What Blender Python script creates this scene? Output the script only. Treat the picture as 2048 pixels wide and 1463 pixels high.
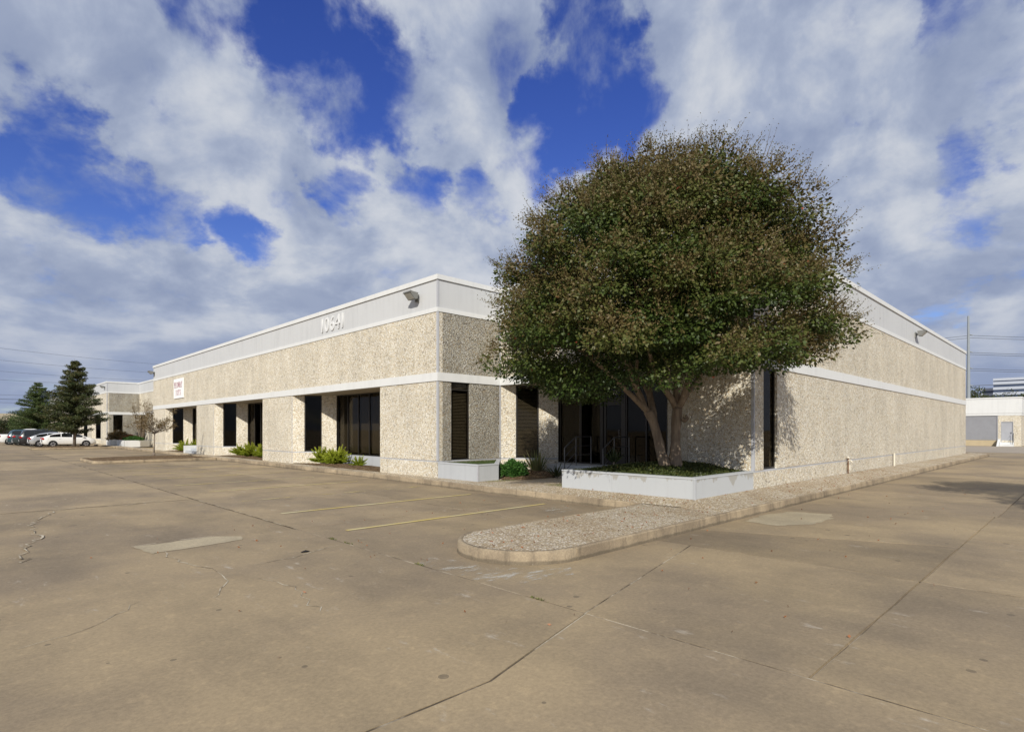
import bpy, math, random
import numpy as np
from mathutils import Vector, Matrix

random.seed(7)
RNG = np.random.default_rng(11)
for o in list(bpy.data.objects):
    bpy.data.objects.remove(o, do_unlink=True)
SC = bpy.context.scene
COL = SC.collection

# ------------------------------------------------------------------ camera
CAM_U, CAM_V, EYE = -11.25, -15.01, 1.75
FU, FV = 0.69834, 0.71576            # viewing direction in plan
RU, RV = 0.71576, -0.69834           # to the right in plan
cd = bpy.data.cameras.new('camera')
cd.sensor_width = 36.0
cd.lens = 36.0 * 1138.6 / 2048.0
cd.shift_y = 127.5 / 2048.0
cd.clip_start = 0.1
cd.clip_end = 5000
cam = bpy.data.objects.new('camera', cd)
COL.objects.link(cam)
cam.location = (CAM_U, CAM_V, EYE)
cam.rotation_euler = (math.radians(90), 0, math.atan2(-FU, FV))
SC.camera = cam

# ------------------------------------------------------------------ light
SUN_TRAVEL = Vector((1.0, 0.8, -0.8)).normalized()
sd = bpy.data.lights.new('sun', 'SUN')
sd.energy = 5.0
sd.angle = math.radians(0.5)
sd.color = (1.0, 0.945, 0.84)
sun = bpy.data.objects.new('sun', sd)
COL.objects.link(sun)
sun.rotation_euler = SUN_TRAVEL.to_track_quat('-Z', 'Y').to_euler()
sun.location = (-30, -25, 40)
SC.view_settings.view_transform = 'Standard'
SC.view_settings.look = 'None'
SC.view_settings.exposure = -0.05
SC.view_settings.gamma = 1.0
SC.view_settings.use_curve_mapping = False


class NT:
    """small node tree helper"""
    def __init__(s, tree):
        s.t = tree
    def n(s, typ, **kw):
        nd = s.t.nodes.new(typ)
        for k, v in kw.items():
            setattr(nd, k, v)
        return nd
    def put(s, sock, v):
        if v is None:
            return
        if hasattr(v, 'is_output'):
            s.t.links.new(v, sock)
        elif isinstance(v, (tuple, list)) and len(v) == 3 and sock.type == 'RGBA':
            sock.default_value = (*v, 1.0)
        else:
            sock.default_value = v
    def math(s, op, a, b=None, c=None, clamp=False):
        nd = s.n('ShaderNodeMath', operation=op, use_clamp=clamp)
        for i, x in enumerate((a, b, c)):
            s.put(nd.inputs[i], x)
        return nd.outputs[0]
    def vmath(s, op, a, b=None):
        nd = s.n('ShaderNodeVectorMath', operation=op)
        s.put(nd.inputs[0], a)
        s.put(nd.inputs[1], b)
        return nd.outputs['Value'] if op in ('DOT_PRODUCT', 'LENGTH') else nd.outputs[0]
    def mix(s, f, a, b, blend='MIX'):
        nd = s.n('ShaderNodeMix', data_type='RGBA', blend_type=blend)
        s.put(nd.inputs[0], f)
        s.put(nd.inputs[6], a)
        s.put(nd.inputs[7], b)
        return nd.outputs[2]
    def noise(s, vec, scale, detail=4.0, rough=0.55, dist=0.0):
        nd = s.n('ShaderNodeTexNoise')
        s.put(nd.inputs['Vector'], vec)
        nd.inputs['Scale'].default_value = scale
        nd.inputs['Detail'].default_value = detail
        nd.inputs['Roughness'].default_value = rough
        nd.inputs['Distortion'].default_value = dist
        return nd.outputs['Fac']
    def map(s, v, a, b, c=0.0, d=1.0, smooth=True):
        nd = s.n('ShaderNodeMapRange', interpolation_type='SMOOTHSTEP' if smooth else 'LINEAR')
        s.put(nd.inputs[0], v)
        for i, x in enumerate((a, b, c, d)):
            nd.inputs[i + 1].default_value = x
        return nd.outputs[0]
    def ramp(s, v, stops, const=False):
        nd = s.n('ShaderNodeValToRGB')
        el = nd.color_ramp.elements
        nd.color_ramp.interpolation = 'CONSTANT' if const else 'LINEAR'
        while len(el) < len(stops):
            el.new(0.5)
        for e, (p, c) in zip(el, stops):
            e.position = p
            e.color = (*c, 1.0)
        s.put(nd.inputs[0], v)
        return nd.outputs[0]
    def scalev(s, v, x, y, z):
        return s.vmath('MULTIPLY', v, (x, y, z))


# ------------------------------------------------------------------ sky
world = bpy.data.worlds.new('World')
SC.world = world
world.use_nodes = True
W = NT(world.node_tree)
world.node_tree.nodes.clear()
sky = W.n('ShaderNodeTexSky', sky_type='NISHITA')
sky.sun_disc = False
sky.sun_elevation = math.asin(-SUN_TRAVEL.z)
sky.sun_rotation = math.atan2(-SUN_TRAVEL.x, -SUN_TRAVEL.y)
sky.air_density = 1.0
sky.dust_density = 0.3
sky.ozone_density = 3.0
hs = W.n('ShaderNodeHueSaturation')
hs.inputs['Hue'].default_value = 0.53
hs.inputs['Saturation'].default_value = 1.28
hs.inputs['Value'].default_value = 1.22
W.put(hs.inputs['Color'], sky.outputs[0])
tc = W.n('ShaderNodeTexCoord')
dirv = W.vmath('NORMALIZE', tc.outputs['Generated'])
sep = W.n('ShaderNodeSeparateXYZ')
W.put(sep.inputs[0], dirv)
zc = W.math('MAXIMUM', sep.outputs[2], 0.0)
cmb = W.n('ShaderNodeCombineXYZ')
W.put(cmb.inputs[0], sep.outputs[0])
W.put(cmb.inputs[1], sep.outputs[1])
# flatter layers low down, rounder heaps above
W.put(cmb.inputs[2], W.math('MULTIPLY', W.math('LOGARITHM', W.math('ADD', W.math('MULTIPLY', zc, 9.0), 1.0), 2.718), 0.62))
pl = cmb.outputs[0]
big = W.noise(pl, 3.2, 2.0, 0.5)
fine = W.noise(pl, 7.5, 10.0, 0.58, 0.25)
wob = W.n('ShaderNodeTexNoise')
W.put(wob.inputs['Vector'], pl)
wob.inputs['Scale'].default_value = 7.0
wob.inputs['Detail'].default_value = 6.0
wob.inputs['Roughness'].default_value = 0.6
wv = W.vmath('SUBTRACT', wob.outputs['Color'], (0.5, 0.5, 0.5))
dw = W.vmath('NORMALIZE', W.vmath('ADD', dirv, W.scalev(wv, 0.26, 0.26, 0.20)))


def sky_dir(x, y):
    c, z = (x - 1024) / 1138.6, -(y - 859) / 1138.6
    return Vector((RU * c + FU, RV * c + FV, z)).normalized()


# openings between the clouds (direction in the sky, half width in degrees, strength)
OPEN = [(560, 20, 5, 1), (600, 110, 5, 1), (720, 170, 6, 1.1), (830, 195, 4.5, .9), (380, -60, 6, .8),
        (1190, 50, 5, 1), (1130, 200, 4.5, .9), (1240, 215, 5, .95), (1140, 290, 3.2, .7),
        (130, 275, 4.5, 1), (60, 300, 4.0, .8), (230, 395, 4.5, .9), (120, 380, 4.0, .8), (330, 425, 3.5, .8),
        (470, 480, 3.6, .8), (700, 385, 4, .9), (830, 380, 3.6, .85), (950, 385, 3.2, .75), (600, 410, 3, .5),
        (1080, 330, 3.5, .7), (1330, 200, 2.2, .4), (1900, 70, 3.5, .75), (2010, 20, 3, .7), (1940, 320, 3.0, .6),
        (1900, 440, 2.5, .5), (1700, 285, 2, .5), (1890, 610, 2.2, .6), (640, 60, 5, .9), (-300, 150, 8, .9),
        (2500, 300, 8, .8), (1000, -500, 12, .7), (300, -700, 12, .8), (1900, -600, 10, .7)]
opening = None
for x, y, deg, w in OPEN:
    dt = W.vmath('DOT_PRODUCT', dw, tuple(sky_dir(x, y)))
    m = W.map(dt, math.cos(math.radians(deg * 1.25)), math.cos(math.radians(deg * 0.2)), 0.0, w)
    opening = m if opening is None else W.math('SMOOTH_MAX', opening, m, 0.35)
cov = W.math('ADD', W.math('MULTIPLY', big, 0.45), W.math('MULTIPLY', fine, 0.85))
cov = W.math('SUBTRACT', W.math('ADD', cov, 0.17), W.math('MULTIPLY', opening, 0.38))
mask = W.map(cov, 0.42, 0.66)
low = W.map(sep.outputs[2], 0.0, 0.22, 1.0, 0.0)        # the layer closes up towards the horizon
mask = W.math('MAXIMUM', mask, W.math('MULTIPLY', low, W.map(fine, 0.30, 0.62, 0.55, 0.98)))
sh1 = W.noise(W.vmath('ADD', pl, (0.02, 0.02, -0.035)), 6.0, 9.0, 0.56, 0.2)
sh2 = W.map(cov, 0.5, 0.95)
shade = W.math('ADD', W.math('MULTIPLY', W.map(sh1, 0.34, 0.66), 0.72), W.math('MULTIPLY', sh2, 0.25))
ccol = W.ramp(shade, [(0.0, (2.7, 3.3, 4.9)), (0.4, (4.1, 4.7, 6.1)), (0.75, (5.9, 6.3, 7.1)), (1.0, (7.2, 7.4, 7.9))])
ccol = W.mix(W.math('MULTIPLY', low, 0.75), ccol, (2.9, 3.55, 5.3))
skyc = W.mix(mask, hs.outputs[0], ccol)
bg = W.n('ShaderNodeBackground')
W.put(bg.inputs['Color'], skyc)
bg.inputs['Strength'].default_value = 0.098
out = W.n('ShaderNodeOutputWorld')
world.node_tree.links.new(bg.outputs[0], out.inputs[0])
try:
    world.cycles.sampling_method = 'MANUAL'
    world.cycles.sample_map_resolution = 512
except Exception:
    pass

# ------------------------------------------------------------------ materials
MATS = {}


def mat(name, build):
    m = bpy.data.materials.new(name)
    m.use_nodes = True
    t = m.node_tree
    t.nodes.clear()
    N = NT(t)
    outn = N.n('ShaderNodeOutputMaterial')
    t.links.new(build(N), outn.inputs[0])
    MATS[name] = m
    return m


def bsdf(N, col, rough=0.8, spec=0.3, metal=0.0, normal=None):
    b = N.n('ShaderNodeBsdfPrincipled')
    N.put(b.inputs['Base Color'], col)
    N.put(b.inputs['Roughness'], rough)
    N.put(b.inputs['Metallic'], metal)
    N.put(b.inputs['Specular IOR Level'], spec)
    if normal is not None:
        N.put(b.inputs['Normal'], normal)
    return b.outputs[0]


def bump(N, h, strength=0.5, dist=0.01):
    b = N.n('ShaderNodeBump')
    b.inputs['Strength'].default_value = strength
    b.inputs['Distance'].default_value = dist
    N.put(b.inputs['Height'], h)
    return b.outputs[0]


def pos(N):
    return N.n('ShaderNodeNewGeometry').outputs['Position']


def pebbles(N, p, scale, stops, gap, gw=0.14):
    v = N.n('ShaderNodeTexVoronoi')
    N.put(v.inputs['Vector'], p)
    v.inputs['Scale'].default_value = scale
    s = N.n('ShaderNodeSeparateColor')
    N.put(s.inputs[0], v.outputs['Color'])
    c = N.ramp(s.outputs[0], stops, True)
    c = N.mix(N.math('MULTIPLY', s.outputs[1], 0.3), c, (0.80, 0.78, 0.74), 'MULTIPLY')
    e = N.n('ShaderNodeTexVoronoi', feature='DISTANCE_TO_EDGE')
    N.put(e.inputs['Vector'], p)
    e.inputs['Scale'].default_value = scale
    g = N.map(e.outputs['Distance'], 0.005, gw)
    c = N.mix(g, gap, c)
    return c, v.outputs['Distance'], g


def m_stone(dark):
    def f(N):
        p = pos(N)
        c, d, g = pebbles(N, p, 28.0, [(0.0, (0.62, 0.545, 0.41)), (0.2, (0.70, 0.645, 0.52)), (0.40, (0.79, 0.755, 0.665)),
                                      (0.60, (0.58, 0.47, 0.32)), (0.68, (0.68, 0.635, 0.545)), (0.84, (0.36, 0.325, 0.275)),
                                      (0.90, (0.82, 0.79, 0.72))],
                         (0.085, 0.078, 0.068) if dark else (0.34, 0.295, 0.225), 0.11 if dark else 0.06)
        streak = N.noise(N.scalev(p, 1.4, 1.4, 0.22), 1.0, 5.0, 0.6)
        blot = N.noise(p, 0.55, 4.0, 0.6)
        k = N.map(N.math('ADD', N.math('MULTIPLY', streak, 0.5), N.math('MULTIPLY', blot, 0.5)), 0.40, 0.60, 1.0, 0.0)
        c = N.mix(1.0, c, (0.80, 0.81, 0.82), 'MULTIPLY') if dark else c
        c = N.mix(N.math('MULTIPLY', k, 0.5 if not dark else 0.8), c,
                  N.mix(1.0, c, (0.76, 0.755, 0.75), 'MULTIPLY'))
        sp = N.map(N.noise(p, 5.5, 5.0, 0.75), 0.56, 0.66)
        c = N.mix(N.math('MULTIPLY', sp, N.math('MULTIPLY', k, 0.55)), c, (0.16, 0.145, 0.12))
        h = N.math('MULTIPLY', N.math('SUBTRACT', 1.0, d), g)
        return bsdf(N, c, 0.85, 0.25, 0.0, bump(N, h, 0.8 if dark else 0.5, 0.03))
    return f


mat('stone', m_stone(False))
mat('stone_weathered', m_stone(True))


def m_aggr(N):
    p = pos(N)
    c, d, g = pebbles(N, p, 40.0, [(0.0, (0.42, 0.335, 0.225)), (0.25, (0.53, 0.445, 0.32)), (0.45, (0.66, 0.585, 0.455)),
                                  (0.62, (0.27, 0.215, 0.155)), (0.78, (0.55, 0.50, 0.43)), (0.92, (0.82, 0.79, 0.72))],
                     (0.27, 0.22, 0.155), 0.10)
    blot = N.map(N.noise(p, 0.9, 5.0, 0.6), 0.38, 0.66)
    c = N.mix(N.math('MULTIPLY', blot, 0.5), c, N.mix(1.0, c, (0.70, 0.60, 0.47), 'MULTIPLY'))
    rust = N.map(N.noise(N.scalev(p, 1.2, 2.6, 1), 1.3, 4.0, 0.6), 0.68, 0.74)
    c = N.mix(N.math('MULTIPLY', rust, 0.6), c, (0.22, 0.10, 0.045))
    h = N.math('MULTIPLY', N.math('SUBTRACT', 1.0, d), g)
    return bsdf(N, c, 0.85, 0.25, 0.0, bump(N, h, 0.6, 0.012))


mat('aggregate', m_aggr)


def m_conc(base, warm, seed=0.0, rnd=0.10, scuffs=True):
    def f(N):
        p = N.vmath('ADD', pos(N), (seed, seed * 0.7, 0.0))
        oi = N.n('ShaderNodeObjectInfo')
        a = N.noise(p, 0.28, 5.0, 0.6)
        b = N.noise(N.scalev(p, 1.0, 0.45, 1.0), 1.1, 6.0, 0.62)
        c = N.mix(N.map(a, 0.36, 0.64), base, warm)
        c = N.mix(N.math('MULTIPLY', N.map(b, 0.42, 0.66), 0.5), c, N.mix(1.0, c, (0.70, 0.71, 0.73), 'MULTIPLY'))
        dk = N.map(N.noise(N.scalev(p, 0.5, 1.0, 1.0), 0.42, 5.0, 0.62), 0.52, 0.72)
        c = N.mix(N.math('MULTIPLY', dk, 0.42), c, N.mix(1.0, c, (0.66, 0.66, 0.68), 'MULTIPLY'))
        if scuffs:
            lt = N.map(N.noise(N.scalev(p, 3.2, 1.1, 1.0), 1.7, 7.0, 0.68), 0.60, 0.70)
            pl_ = N.map(N.noise(p, 0.33, 2.0), 0.40, 0.56)
            c = N.mix(N.math('MULTIPLY', N.math('MULTIPLY', lt, pl_), 0.55), c, (0.50, 0.45, 0.38))
            v = N.n('ShaderNodeTexVoronoi')
            N.put(v.inputs['Vector'], N.scalev(p, 1.0, 1.0, 0.0))
            v.inputs['Scale'].default_value = 3.2
            s = N.n('ShaderNodeSeparateColor')
            N.put(s.inputs[0], v.outputs['Color'])
            rad = N.math('MULTIPLY', N.map(s.outputs[0], 0.45, 1.0, 0.0, 1.0, False), 0.15)
            spot = N.math('LESS_THAN', v.outputs['Distance'], rad)
            reg = N.map(N.noise(p, 0.25, 2.0), 0.42, 0.52)
            c = N.mix(N.math('MULTIPLY', N.math('MULTIPLY', spot, reg), 0.55), c, (0.09, 0.075, 0.058))
        g = N.noise(p, 26.0, 6.0, 0.8)
        c = N.mix(N.map(g, 0.36, 0.62, 0.0, 0.55, False), c, N.mix(1.0, c, (0.58, 0.58, 0.59), 'MULTIPLY'))
        g2 = N.map(N.noise(p, 7.0, 5.0, 0.7), 0.52, 0.66)
        c = N.mix(N.math('MULTIPLY', g2, 0.30), c, N.mix(1.0, c, (1.45, 1.42, 1.36), 'MULTIPLY'))
        k = N.math('ADD', N.math('MULTIPLY', oi.outputs['Random'], rnd), 1.0 - rnd * 0.6)
        cc = N.n('ShaderNodeCombineColor')
        for i in range(3):
            N.put(cc.inputs[i], k)
        c = N.mix(1.0, c, cc.outputs[0], 'MULTIPLY')
        h = N.math('ADD', N.math('MULTIPLY', N.noise(p, 30.0, 4.0, 0.7), 0.6), N.math('MULTIPLY', a, 0.4))
        return bsdf(N, c, 0.82, 0.28, 0.0, bump(N, h, 0.35, 0.006))
    return f


mat('pavement', m_conc((0.262, 0.206, 0.140), (0.372, 0.288, 0.178), 0.0, 0.24))
mat('pavement_patch', m_conc((0.43, 0.36, 0.245), (0.47, 0.40, 0.28), 5.0, 0.05, False))
mat('pavement_far', m_conc((0.36, 0.31, 0.25), (0.40, 0.34, 0.27), 9.0, 0.05, False))
mat('kerb_plain', m_conc((0.255, 0.20, 0.14), (0.42, 0.335, 0.225), 3.0, 0.35, True))


def m_kerb(N):
    p = pos(N)
    s = N.n('ShaderNodeSeparateXYZ')
    N.put(s.inputs[0], p)
    oi = N.n('ShaderNodeObjectInfo')
    a = N.noise(p, 1.1, 6.0, 0.65)
    c = N.mix(N.map(a, 0.36, 0.64), (0.27, 0.215, 0.15), (0.43, 0.345, 0.235))
    st = N.map(N.noise(N.scalev(p, 4.5, 4.5, 0.8), 1.2, 5.0, 0.65), 0.50, 0.68)
    c = N.mix(N.math('MULTIPLY', st, 0.55), c, (0.13, 0.105, 0.078))
    w = N.math('ADD', N.math('MULTIPLY', N.noise(p, 3.5, 4.0, 0.6), 0.07), -0.005)
    dirt = N.map(N.math('SUBTRACT', s.outputs[2], w), 0.0, 0.03, 1.0, 0.0)
    c = N.mix(N.math('MULTIPLY', dirt, 0.6), c, (0.10, 0.085, 0.062))
    g = N.noise(p, 38.0, 5.0, 0.8)
    c = N.mix(N.map(g, 0.40, 0.62, 0.0, 0.6, False), c, N.mix(1.0, c, (0.55, 0.55, 0.55), 'MULTIPLY'))
    lt = N.map(g, 0.60, 0.68)
    c = N.mix(N.math('MULTIPLY', lt, 0.5), c, (0.55, 0.49, 0.40))
    cc = N.n('ShaderNodeCombineColor')
    k = N.math('ADD', N.math('MULTIPLY', oi.outputs['Random'], 0.25), 0.85)
    for i in range(3):
        N.put(cc.inputs[i], k)
    c = N.mix(1.0, c, cc.outputs[0], 'MULTIPLY')
    return bsdf(N, c, 0.88, 0.2, 0.0, bump(N, N.noise(p, 22.0, 6.0, 0.75), 0.6, 0.012))


mat('kerb_concrete', m_kerb)


def m_sealant(N):
    p = pos(N)
    n = N.noise(p, 1.3, 5.0, 0.65)
    c = N.ramp(n, [(0.38, (0.045, 0.036, 0.027)), (0.48, (0.15, 0.12, 0.085)), (0.56, (0.42, 0.365, 0.28)), (0.7, (0.33, 0.28, 0.205))])
    return bsdf(N, c, 0.9, 0.2)


mat('joint_sealant', m_sealant)


def m_plain(col, rough=0.6, spec=0.4, metal=0.0, var=0.12, scale=2.0):
    def f(N):
        p = pos(N)
        n = N.noise(p, scale, 5.0, 0.6)
        c = N.mix(N.math('MULTIPLY', N.map(n, 0.35, 0.7), var * 2), col, tuple(x * 0.72 for x in col))
        return bsdf(N, c, rough, spec, metal)
    return f


def m_paint(col, dirt=0.25):
    def f(N):
        p = pos(N)
        st = N.noise(N.scalev(p, 3.0, 3.0, 0.22), 1.6, 6.0, 0.65)
        bl = N.noise(p, 0.8, 4.0, 0.6)
        k = N.map(N.math('ADD', N.math('MULTIPLY', st, 0.6), N.math('MULTIPLY', bl, 0.4)), 0.44, 0.68)
        c = N.mix(N.math('MULTIPLY', k, dirt), col, tuple(x * 0.62 for x in col))
        return bsdf(N, c, 0.62, 0.3, 0.0, bump(N, N.noise(p, 14.0, 4.0, 0.6), 0.12, 0.004))
    return f


mat('white_trim', m_paint((0.64, 0.648, 0.645), 0.2))
mat('grey_fascia', m_paint((0.515, 0.525, 0.535), 0.25))
mat('soffit_paint', m_paint((0.42, 0.37, 0.29), 0.2))
mat('ledge_grey', m_paint((0.42, 0.43, 0.46), 0.3))


def m_planter(N):
    p = pos(N)
    s = N.n('ShaderNodeSeparateXYZ')
    N.put(s.inputs[0], p)
    n = N.noise(N.scalev(p, 1.0, 1.0, 0.15), 4.0, 6.0, 0.62)
    edge = N.math('ADD', N.math('MULTIPLY', N.math('SUBTRACT', n, 0.53), 0.95), N.math('SUBTRACT', s.outputs[2], 0.62))
    peel = N.map(edge, -0.004, 0.004)
    reg = N.map(N.noise(N.scalev(p, 1.0, 1.0, 0.0), 0.9, 2.0), 0.36, 0.42)
    base = (0.455, 0.475, 0.495)
    d = N.map(N.noise(N.scalev(p, 4.0, 4.0, 0.5), 1.3, 6.0, 0.65), 0.52, 0.72)
    c = N.mix(N.math('MULTIPLY', d, 0.3), base, (0.38, 0.38, 0.39))
    top = N.math('LESS_THAN', s.outputs[2], 0.695)
    c = N.mix(N.math('MULTIPLY', N.math('MULTIPLY', peel, reg), top), c, (0.36, 0.355, 0.335))
    stn = N.map(N.noise(N.scalev(p, 5.0, 5.0, 0.6), 1.0, 5.0, 0.65), 0.66, 0.72)
    c = N.mix(N.math('MULTIPLY', stn, 0.5), c, (0.12, 0.12, 0.13))
    return bsdf(N, c, 0.7, 0.25)


mat('planter_paint', m_planter)
mat('planter_grey', m_paint((0.42, 0.438, 0.46), 0.25))
mat('frame_bronze', m_plain((0.022, 0.019, 0.016), 0.4, 0.5, 0.3))
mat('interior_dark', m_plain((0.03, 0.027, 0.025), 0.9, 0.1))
mat('blind', m_plain((0.115, 0.105, 0.09), 0.7, 0.2))
mat('blind_pale', m_plain((0.20, 0.185, 0.155), 0.7, 0.2))
mat('steel_rail', m_plain((0.16, 0.165, 0.175), 0.45, 0.5, 0.6))
mat('lamp_grey', m_plain((0.20, 0.20, 0.19), 0.5, 0.4, 0.2))
mat('lamp_glass', m_plain((0.42, 0.43, 0.41), 0.15, 0.6))
mat('numeral_white', m_plain((0.645, 0.65, 0.65), 0.5, 0.3, 0.0, 0.04))
mat('sign_white', m_plain((0.86, 0.86, 0.86), 0.45, 0.4, 0.0, 0.03))
mat('sign_red', m_plain((0.22, 0.025, 0.055), 0.5, 0.3))
mat('door_sign', m_plain((0.82, 0.82, 0.80), 0.6, 0.2))
mat('roofing', m_plain((0.30, 0.29, 0.28), 0.9, 0.1))
mat('roller_grey', m_plain((0.33, 0.335, 0.36), 0.5, 0.4, 0.1))
mat('door_grey', m_plain((0.36, 0.37, 0.40), 0.5, 0.4))
mat('dock_concrete', m_plain((0.45, 0.37, 0.24), 0.85, 0.2))
mat('tower_pale', m_plain((0.42, 0.46, 0.54), 0.6, 0.3))
mat('tower_glass', m_plain((0.05, 0.07, 0.12), 0.2, 0.6))
mat('tan_wall', m_plain((0.42, 0.37, 0.28), 0.8, 0.2))
mat('wire', m_plain((0.09, 0.10, 0.12), 0.6, 0.3))
mat('pole_steel', m_plain((0.25, 0.28, 0.31), 0.6, 0.3))
mat('tyre', m_plain((0.012, 0.012, 0.012), 0.8, 0.3))
mat('rim', m_plain((0.5, 0.5, 0.52), 0.3, 0.6, 0.8))
mat('car_glass', m_plain((0.010, 0.011, 0.012), 0.05, 0.7))
mat('headlight', m_plain((0.6, 0.62, 0.64), 0.1, 0.7))
mat('taillight', m_plain((0.45, 0.01, 0.015), 0.15, 0.6))
mat('plate', m_plain((0.6, 0.6, 0.6), 0.4, 0.4))
mat('pipe_white', m_plain((0.66, 0.62, 0.52), 0.6, 0.3))
mat('pipe_rust', m_plain((0.16, 0.09, 0.05), 0.8, 0.2, 0.0, 0.3, 9.0))


def car_paint(name, col, metal=0.0):
    def f(N):
        b = N.n('ShaderNodeBsdfPrincipled')
        n = N.noise(pos(N), 3.0, 4.0)
        N.put(b.inputs['Base Color'], N.mix(N.math('MULTIPLY', n, 0.12), col, tuple(x * 0.7 for x in col)))
        b.inputs['Roughness'].default_value = 0.3
        b.inputs['Metallic'].default_value = metal
        b.inputs['Coat Weight'].default_value = 0.7
        b.inputs['Coat Roughness'].default_value = 0.06
        return b.outputs[0]
    mat(name, f)


car_paint('car_white', (0.72, 0.72, 0.71))
car_paint('car_silver', (0.46, 0.47, 0.49), 0.4)
car_paint('car_black', (0.012, 0.013, 0.016))
car_paint('car_teal', (0.02, 0.055, 0.075), 0.2)
car_paint('car_green', (0.03, 0.045, 0.05), 0.2)


def m_glass(N):
    fr = N.n('ShaderNodeFresnel')
    bf = N.n('ShaderNodeNewGeometry').outputs['Backfacing']
    N.put(fr.inputs['IOR'], N.math('SUBTRACT', 1.5, N.math('MULTIPLY', bf, 0.8333)))
    tr = N.n('ShaderNodeBsdfTransparent')
    tr.inputs['Color'].default_value = (0.68, 0.655, 0.60, 1)
    gl = N.n('ShaderNodeBsdfGlossy')
    gl.inputs['Color'].default_value = (0.30, 0.28, 0.25, 1)
    gl.inputs['Roughness'].default_value = 0.02
    N.put(gl.inputs['Normal'], bump(N, N.noise(pos(N), 0.9, 2.0), 0.08, 0.02))
    mx = N.n('ShaderNodeMixShader')
    N.put(mx.inputs[0], fr.outputs[0])
    N.t.links.new(tr.outputs[0], mx.inputs[1])
    N.t.links.new(gl.outputs[0], mx.inputs[2])
    return mx.outputs[0]


mat('tinted_glass', m_glass)


def m_stripe(N):
    p = pos(N)
    n = N.noise(N.scalev(p, 1.0, 5.0, 1.0), 2.6, 6.0, 0.7)
    big_ = N.noise(p, 0.35, 3.0)
    at = N.n('ShaderNodeAttribute')
    at.attribute_name = 'wear'
    thr = N.math('ADD', N.math('MULTIPLY', big_, 0.35), N.math('MULTIPLY', n, 0.65))
    keep = N.map(N.math('SUBTRACT', thr, at.outputs['Fac']), -0.05, 0.05)
    c = N.mix(N.map(N.noise(p, 1.2, 3.0), 0.35, 0.65), (0.54, 0.42, 0.14), (0.56, 0.50, 0.31))
    d = bsdf(N, c, 0.75, 0.2)
    tr = N.n('ShaderNodeBsdfTransparent')
    mx = N.n('ShaderNodeMixShader')
    N.put(mx.inputs[0], keep)
    N.t.links.new(tr.outputs[0], mx.inputs[1])
    N.t.links.new(d, mx.inputs[2])
    return mx.outputs[0]


mat('stripe_paint', m_stripe)


def m_smear(N):
    p = pos(N)
    n = N.noise(N.scalev(p, 1.2, 3.0, 1.0), 2.2, 8.0, 0.72)
    keep = N.map(n, 0.50, 0.66)
    tr = N.n('ShaderNodeBsdfTransparent')
    mx = N.n('ShaderNodeMixShader')
    N.put(mx.inputs[0], N.math('MULTIPLY', keep, 0.8))
    N.t.links.new(tr.outputs[0], mx.inputs[1])
    N.t.links.new(bsdf(N, (0.52, 0.49, 0.43), 0.9, 0.2), mx.inputs[2])
    return mx.outputs[0]


mat('cement_smear', m_smear)


def m_crack(N):
    p = pos(N)
    n = N.noise(p, 3.0, 5.0, 0.7)
    c = N.ramp(n, [(0.34, (0.09, 0.07, 0.05)), (0.44, (0.22, 0.18, 0.125)), (0.54, (0.48, 0.43, 0.34))])
    return bsdf(N, c, 0.9, 0.2)


mat('crack_fill', m_crack)


def m_leaf(name, stops, trans=0.25, rough=0.5):
    def f(N):
        at = N.n('ShaderNodeAttribute')
        at.attribute_name = 'tone'
        c = N.ramp(at.outputs['Fac'], stops)
        d = bsdf(N, c, rough, 0.35)
        tr = N.n('ShaderNodeBsdfTranslucent')
        N.put(tr.inputs['Color'], c)
        mx = N.n('ShaderNodeMixShader')
        mx.inputs[0].default_value = trans
        N.t.links.new(d, mx.inputs[1])
        N.t.links.new(tr.outputs[0], mx.inputs[2])
        return mx.outputs[0]
    return mat(name, f)


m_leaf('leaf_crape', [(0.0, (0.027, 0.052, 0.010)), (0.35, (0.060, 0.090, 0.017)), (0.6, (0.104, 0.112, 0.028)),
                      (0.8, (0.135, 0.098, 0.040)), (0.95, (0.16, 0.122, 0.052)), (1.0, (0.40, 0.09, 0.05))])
m_leaf('leaf_dark', [(0.0, (0.030, 0.050, 0.016)), (0.5, (0.065, 0.080, 0.026)), (1.0, (0.13, 0.11, 0.04))])
m_leaf('leaf_green', [(0.0, (0.035, 0.065, 0.018)), (0.5, (0.065, 0.10, 0.026)), (1.0, (0.11, 0.13, 0.04))])
m_leaf('leaf_fern', [(0.0, (0.16, 0.22, 0.016)), (0.5, (0.30, 0.36, 0.03)), (1.0, (0.44, 0.45, 0.06))], 0.3)
m_leaf('leaf_box', [(0.0, (0.022, 0.075, 0.014)), (0.6, (0.05, 0.13, 0.022)), (1.0, (0.10, 0.19, 0.04))])
m_leaf('leaf_cover', [(0.0, (0.025, 0.042, 0.010)), (0.5, (0.055, 0.075, 0.017)), (0.9, (0.095, 0.105, 0.028)), (1.0, (0.30, 0.16, 0.06))])
m_leaf('leaf_grass', [(0.0, (0.09, 0.12, 0.03)), (0.5, (0.15, 0.17, 0.05)), (1.0, (0.27, 0.23, 0.10))])
m_leaf('leaf_iris', [(0.0, (0.11, 0.15, 0.05)), (0.5, (0.18, 0.21, 0.08)), (1.0, (0.32, 0.28, 0.13))])
m_leaf('leaf_brown', [(0.0, (0.10, 0.075, 0.03)), (0.5, (0.15, 0.105, 0.045)), (1.0, (0.22, 0.14, 0.06))])
m_leaf('leaf_red', [(0.0, (0.13, 0.04, 0.02)), (0.5, (0.22, 0.07, 0.03)), (1.0, (0.18, 0.12, 0.04))])
m_leaf('leaf_litter', [(0.0, (0.22, 0.09, 0.035)), (0.5, (0.30, 0.13, 0.06)), (1.0, (0.16, 0.10, 0.055))], 0.1)


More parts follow.
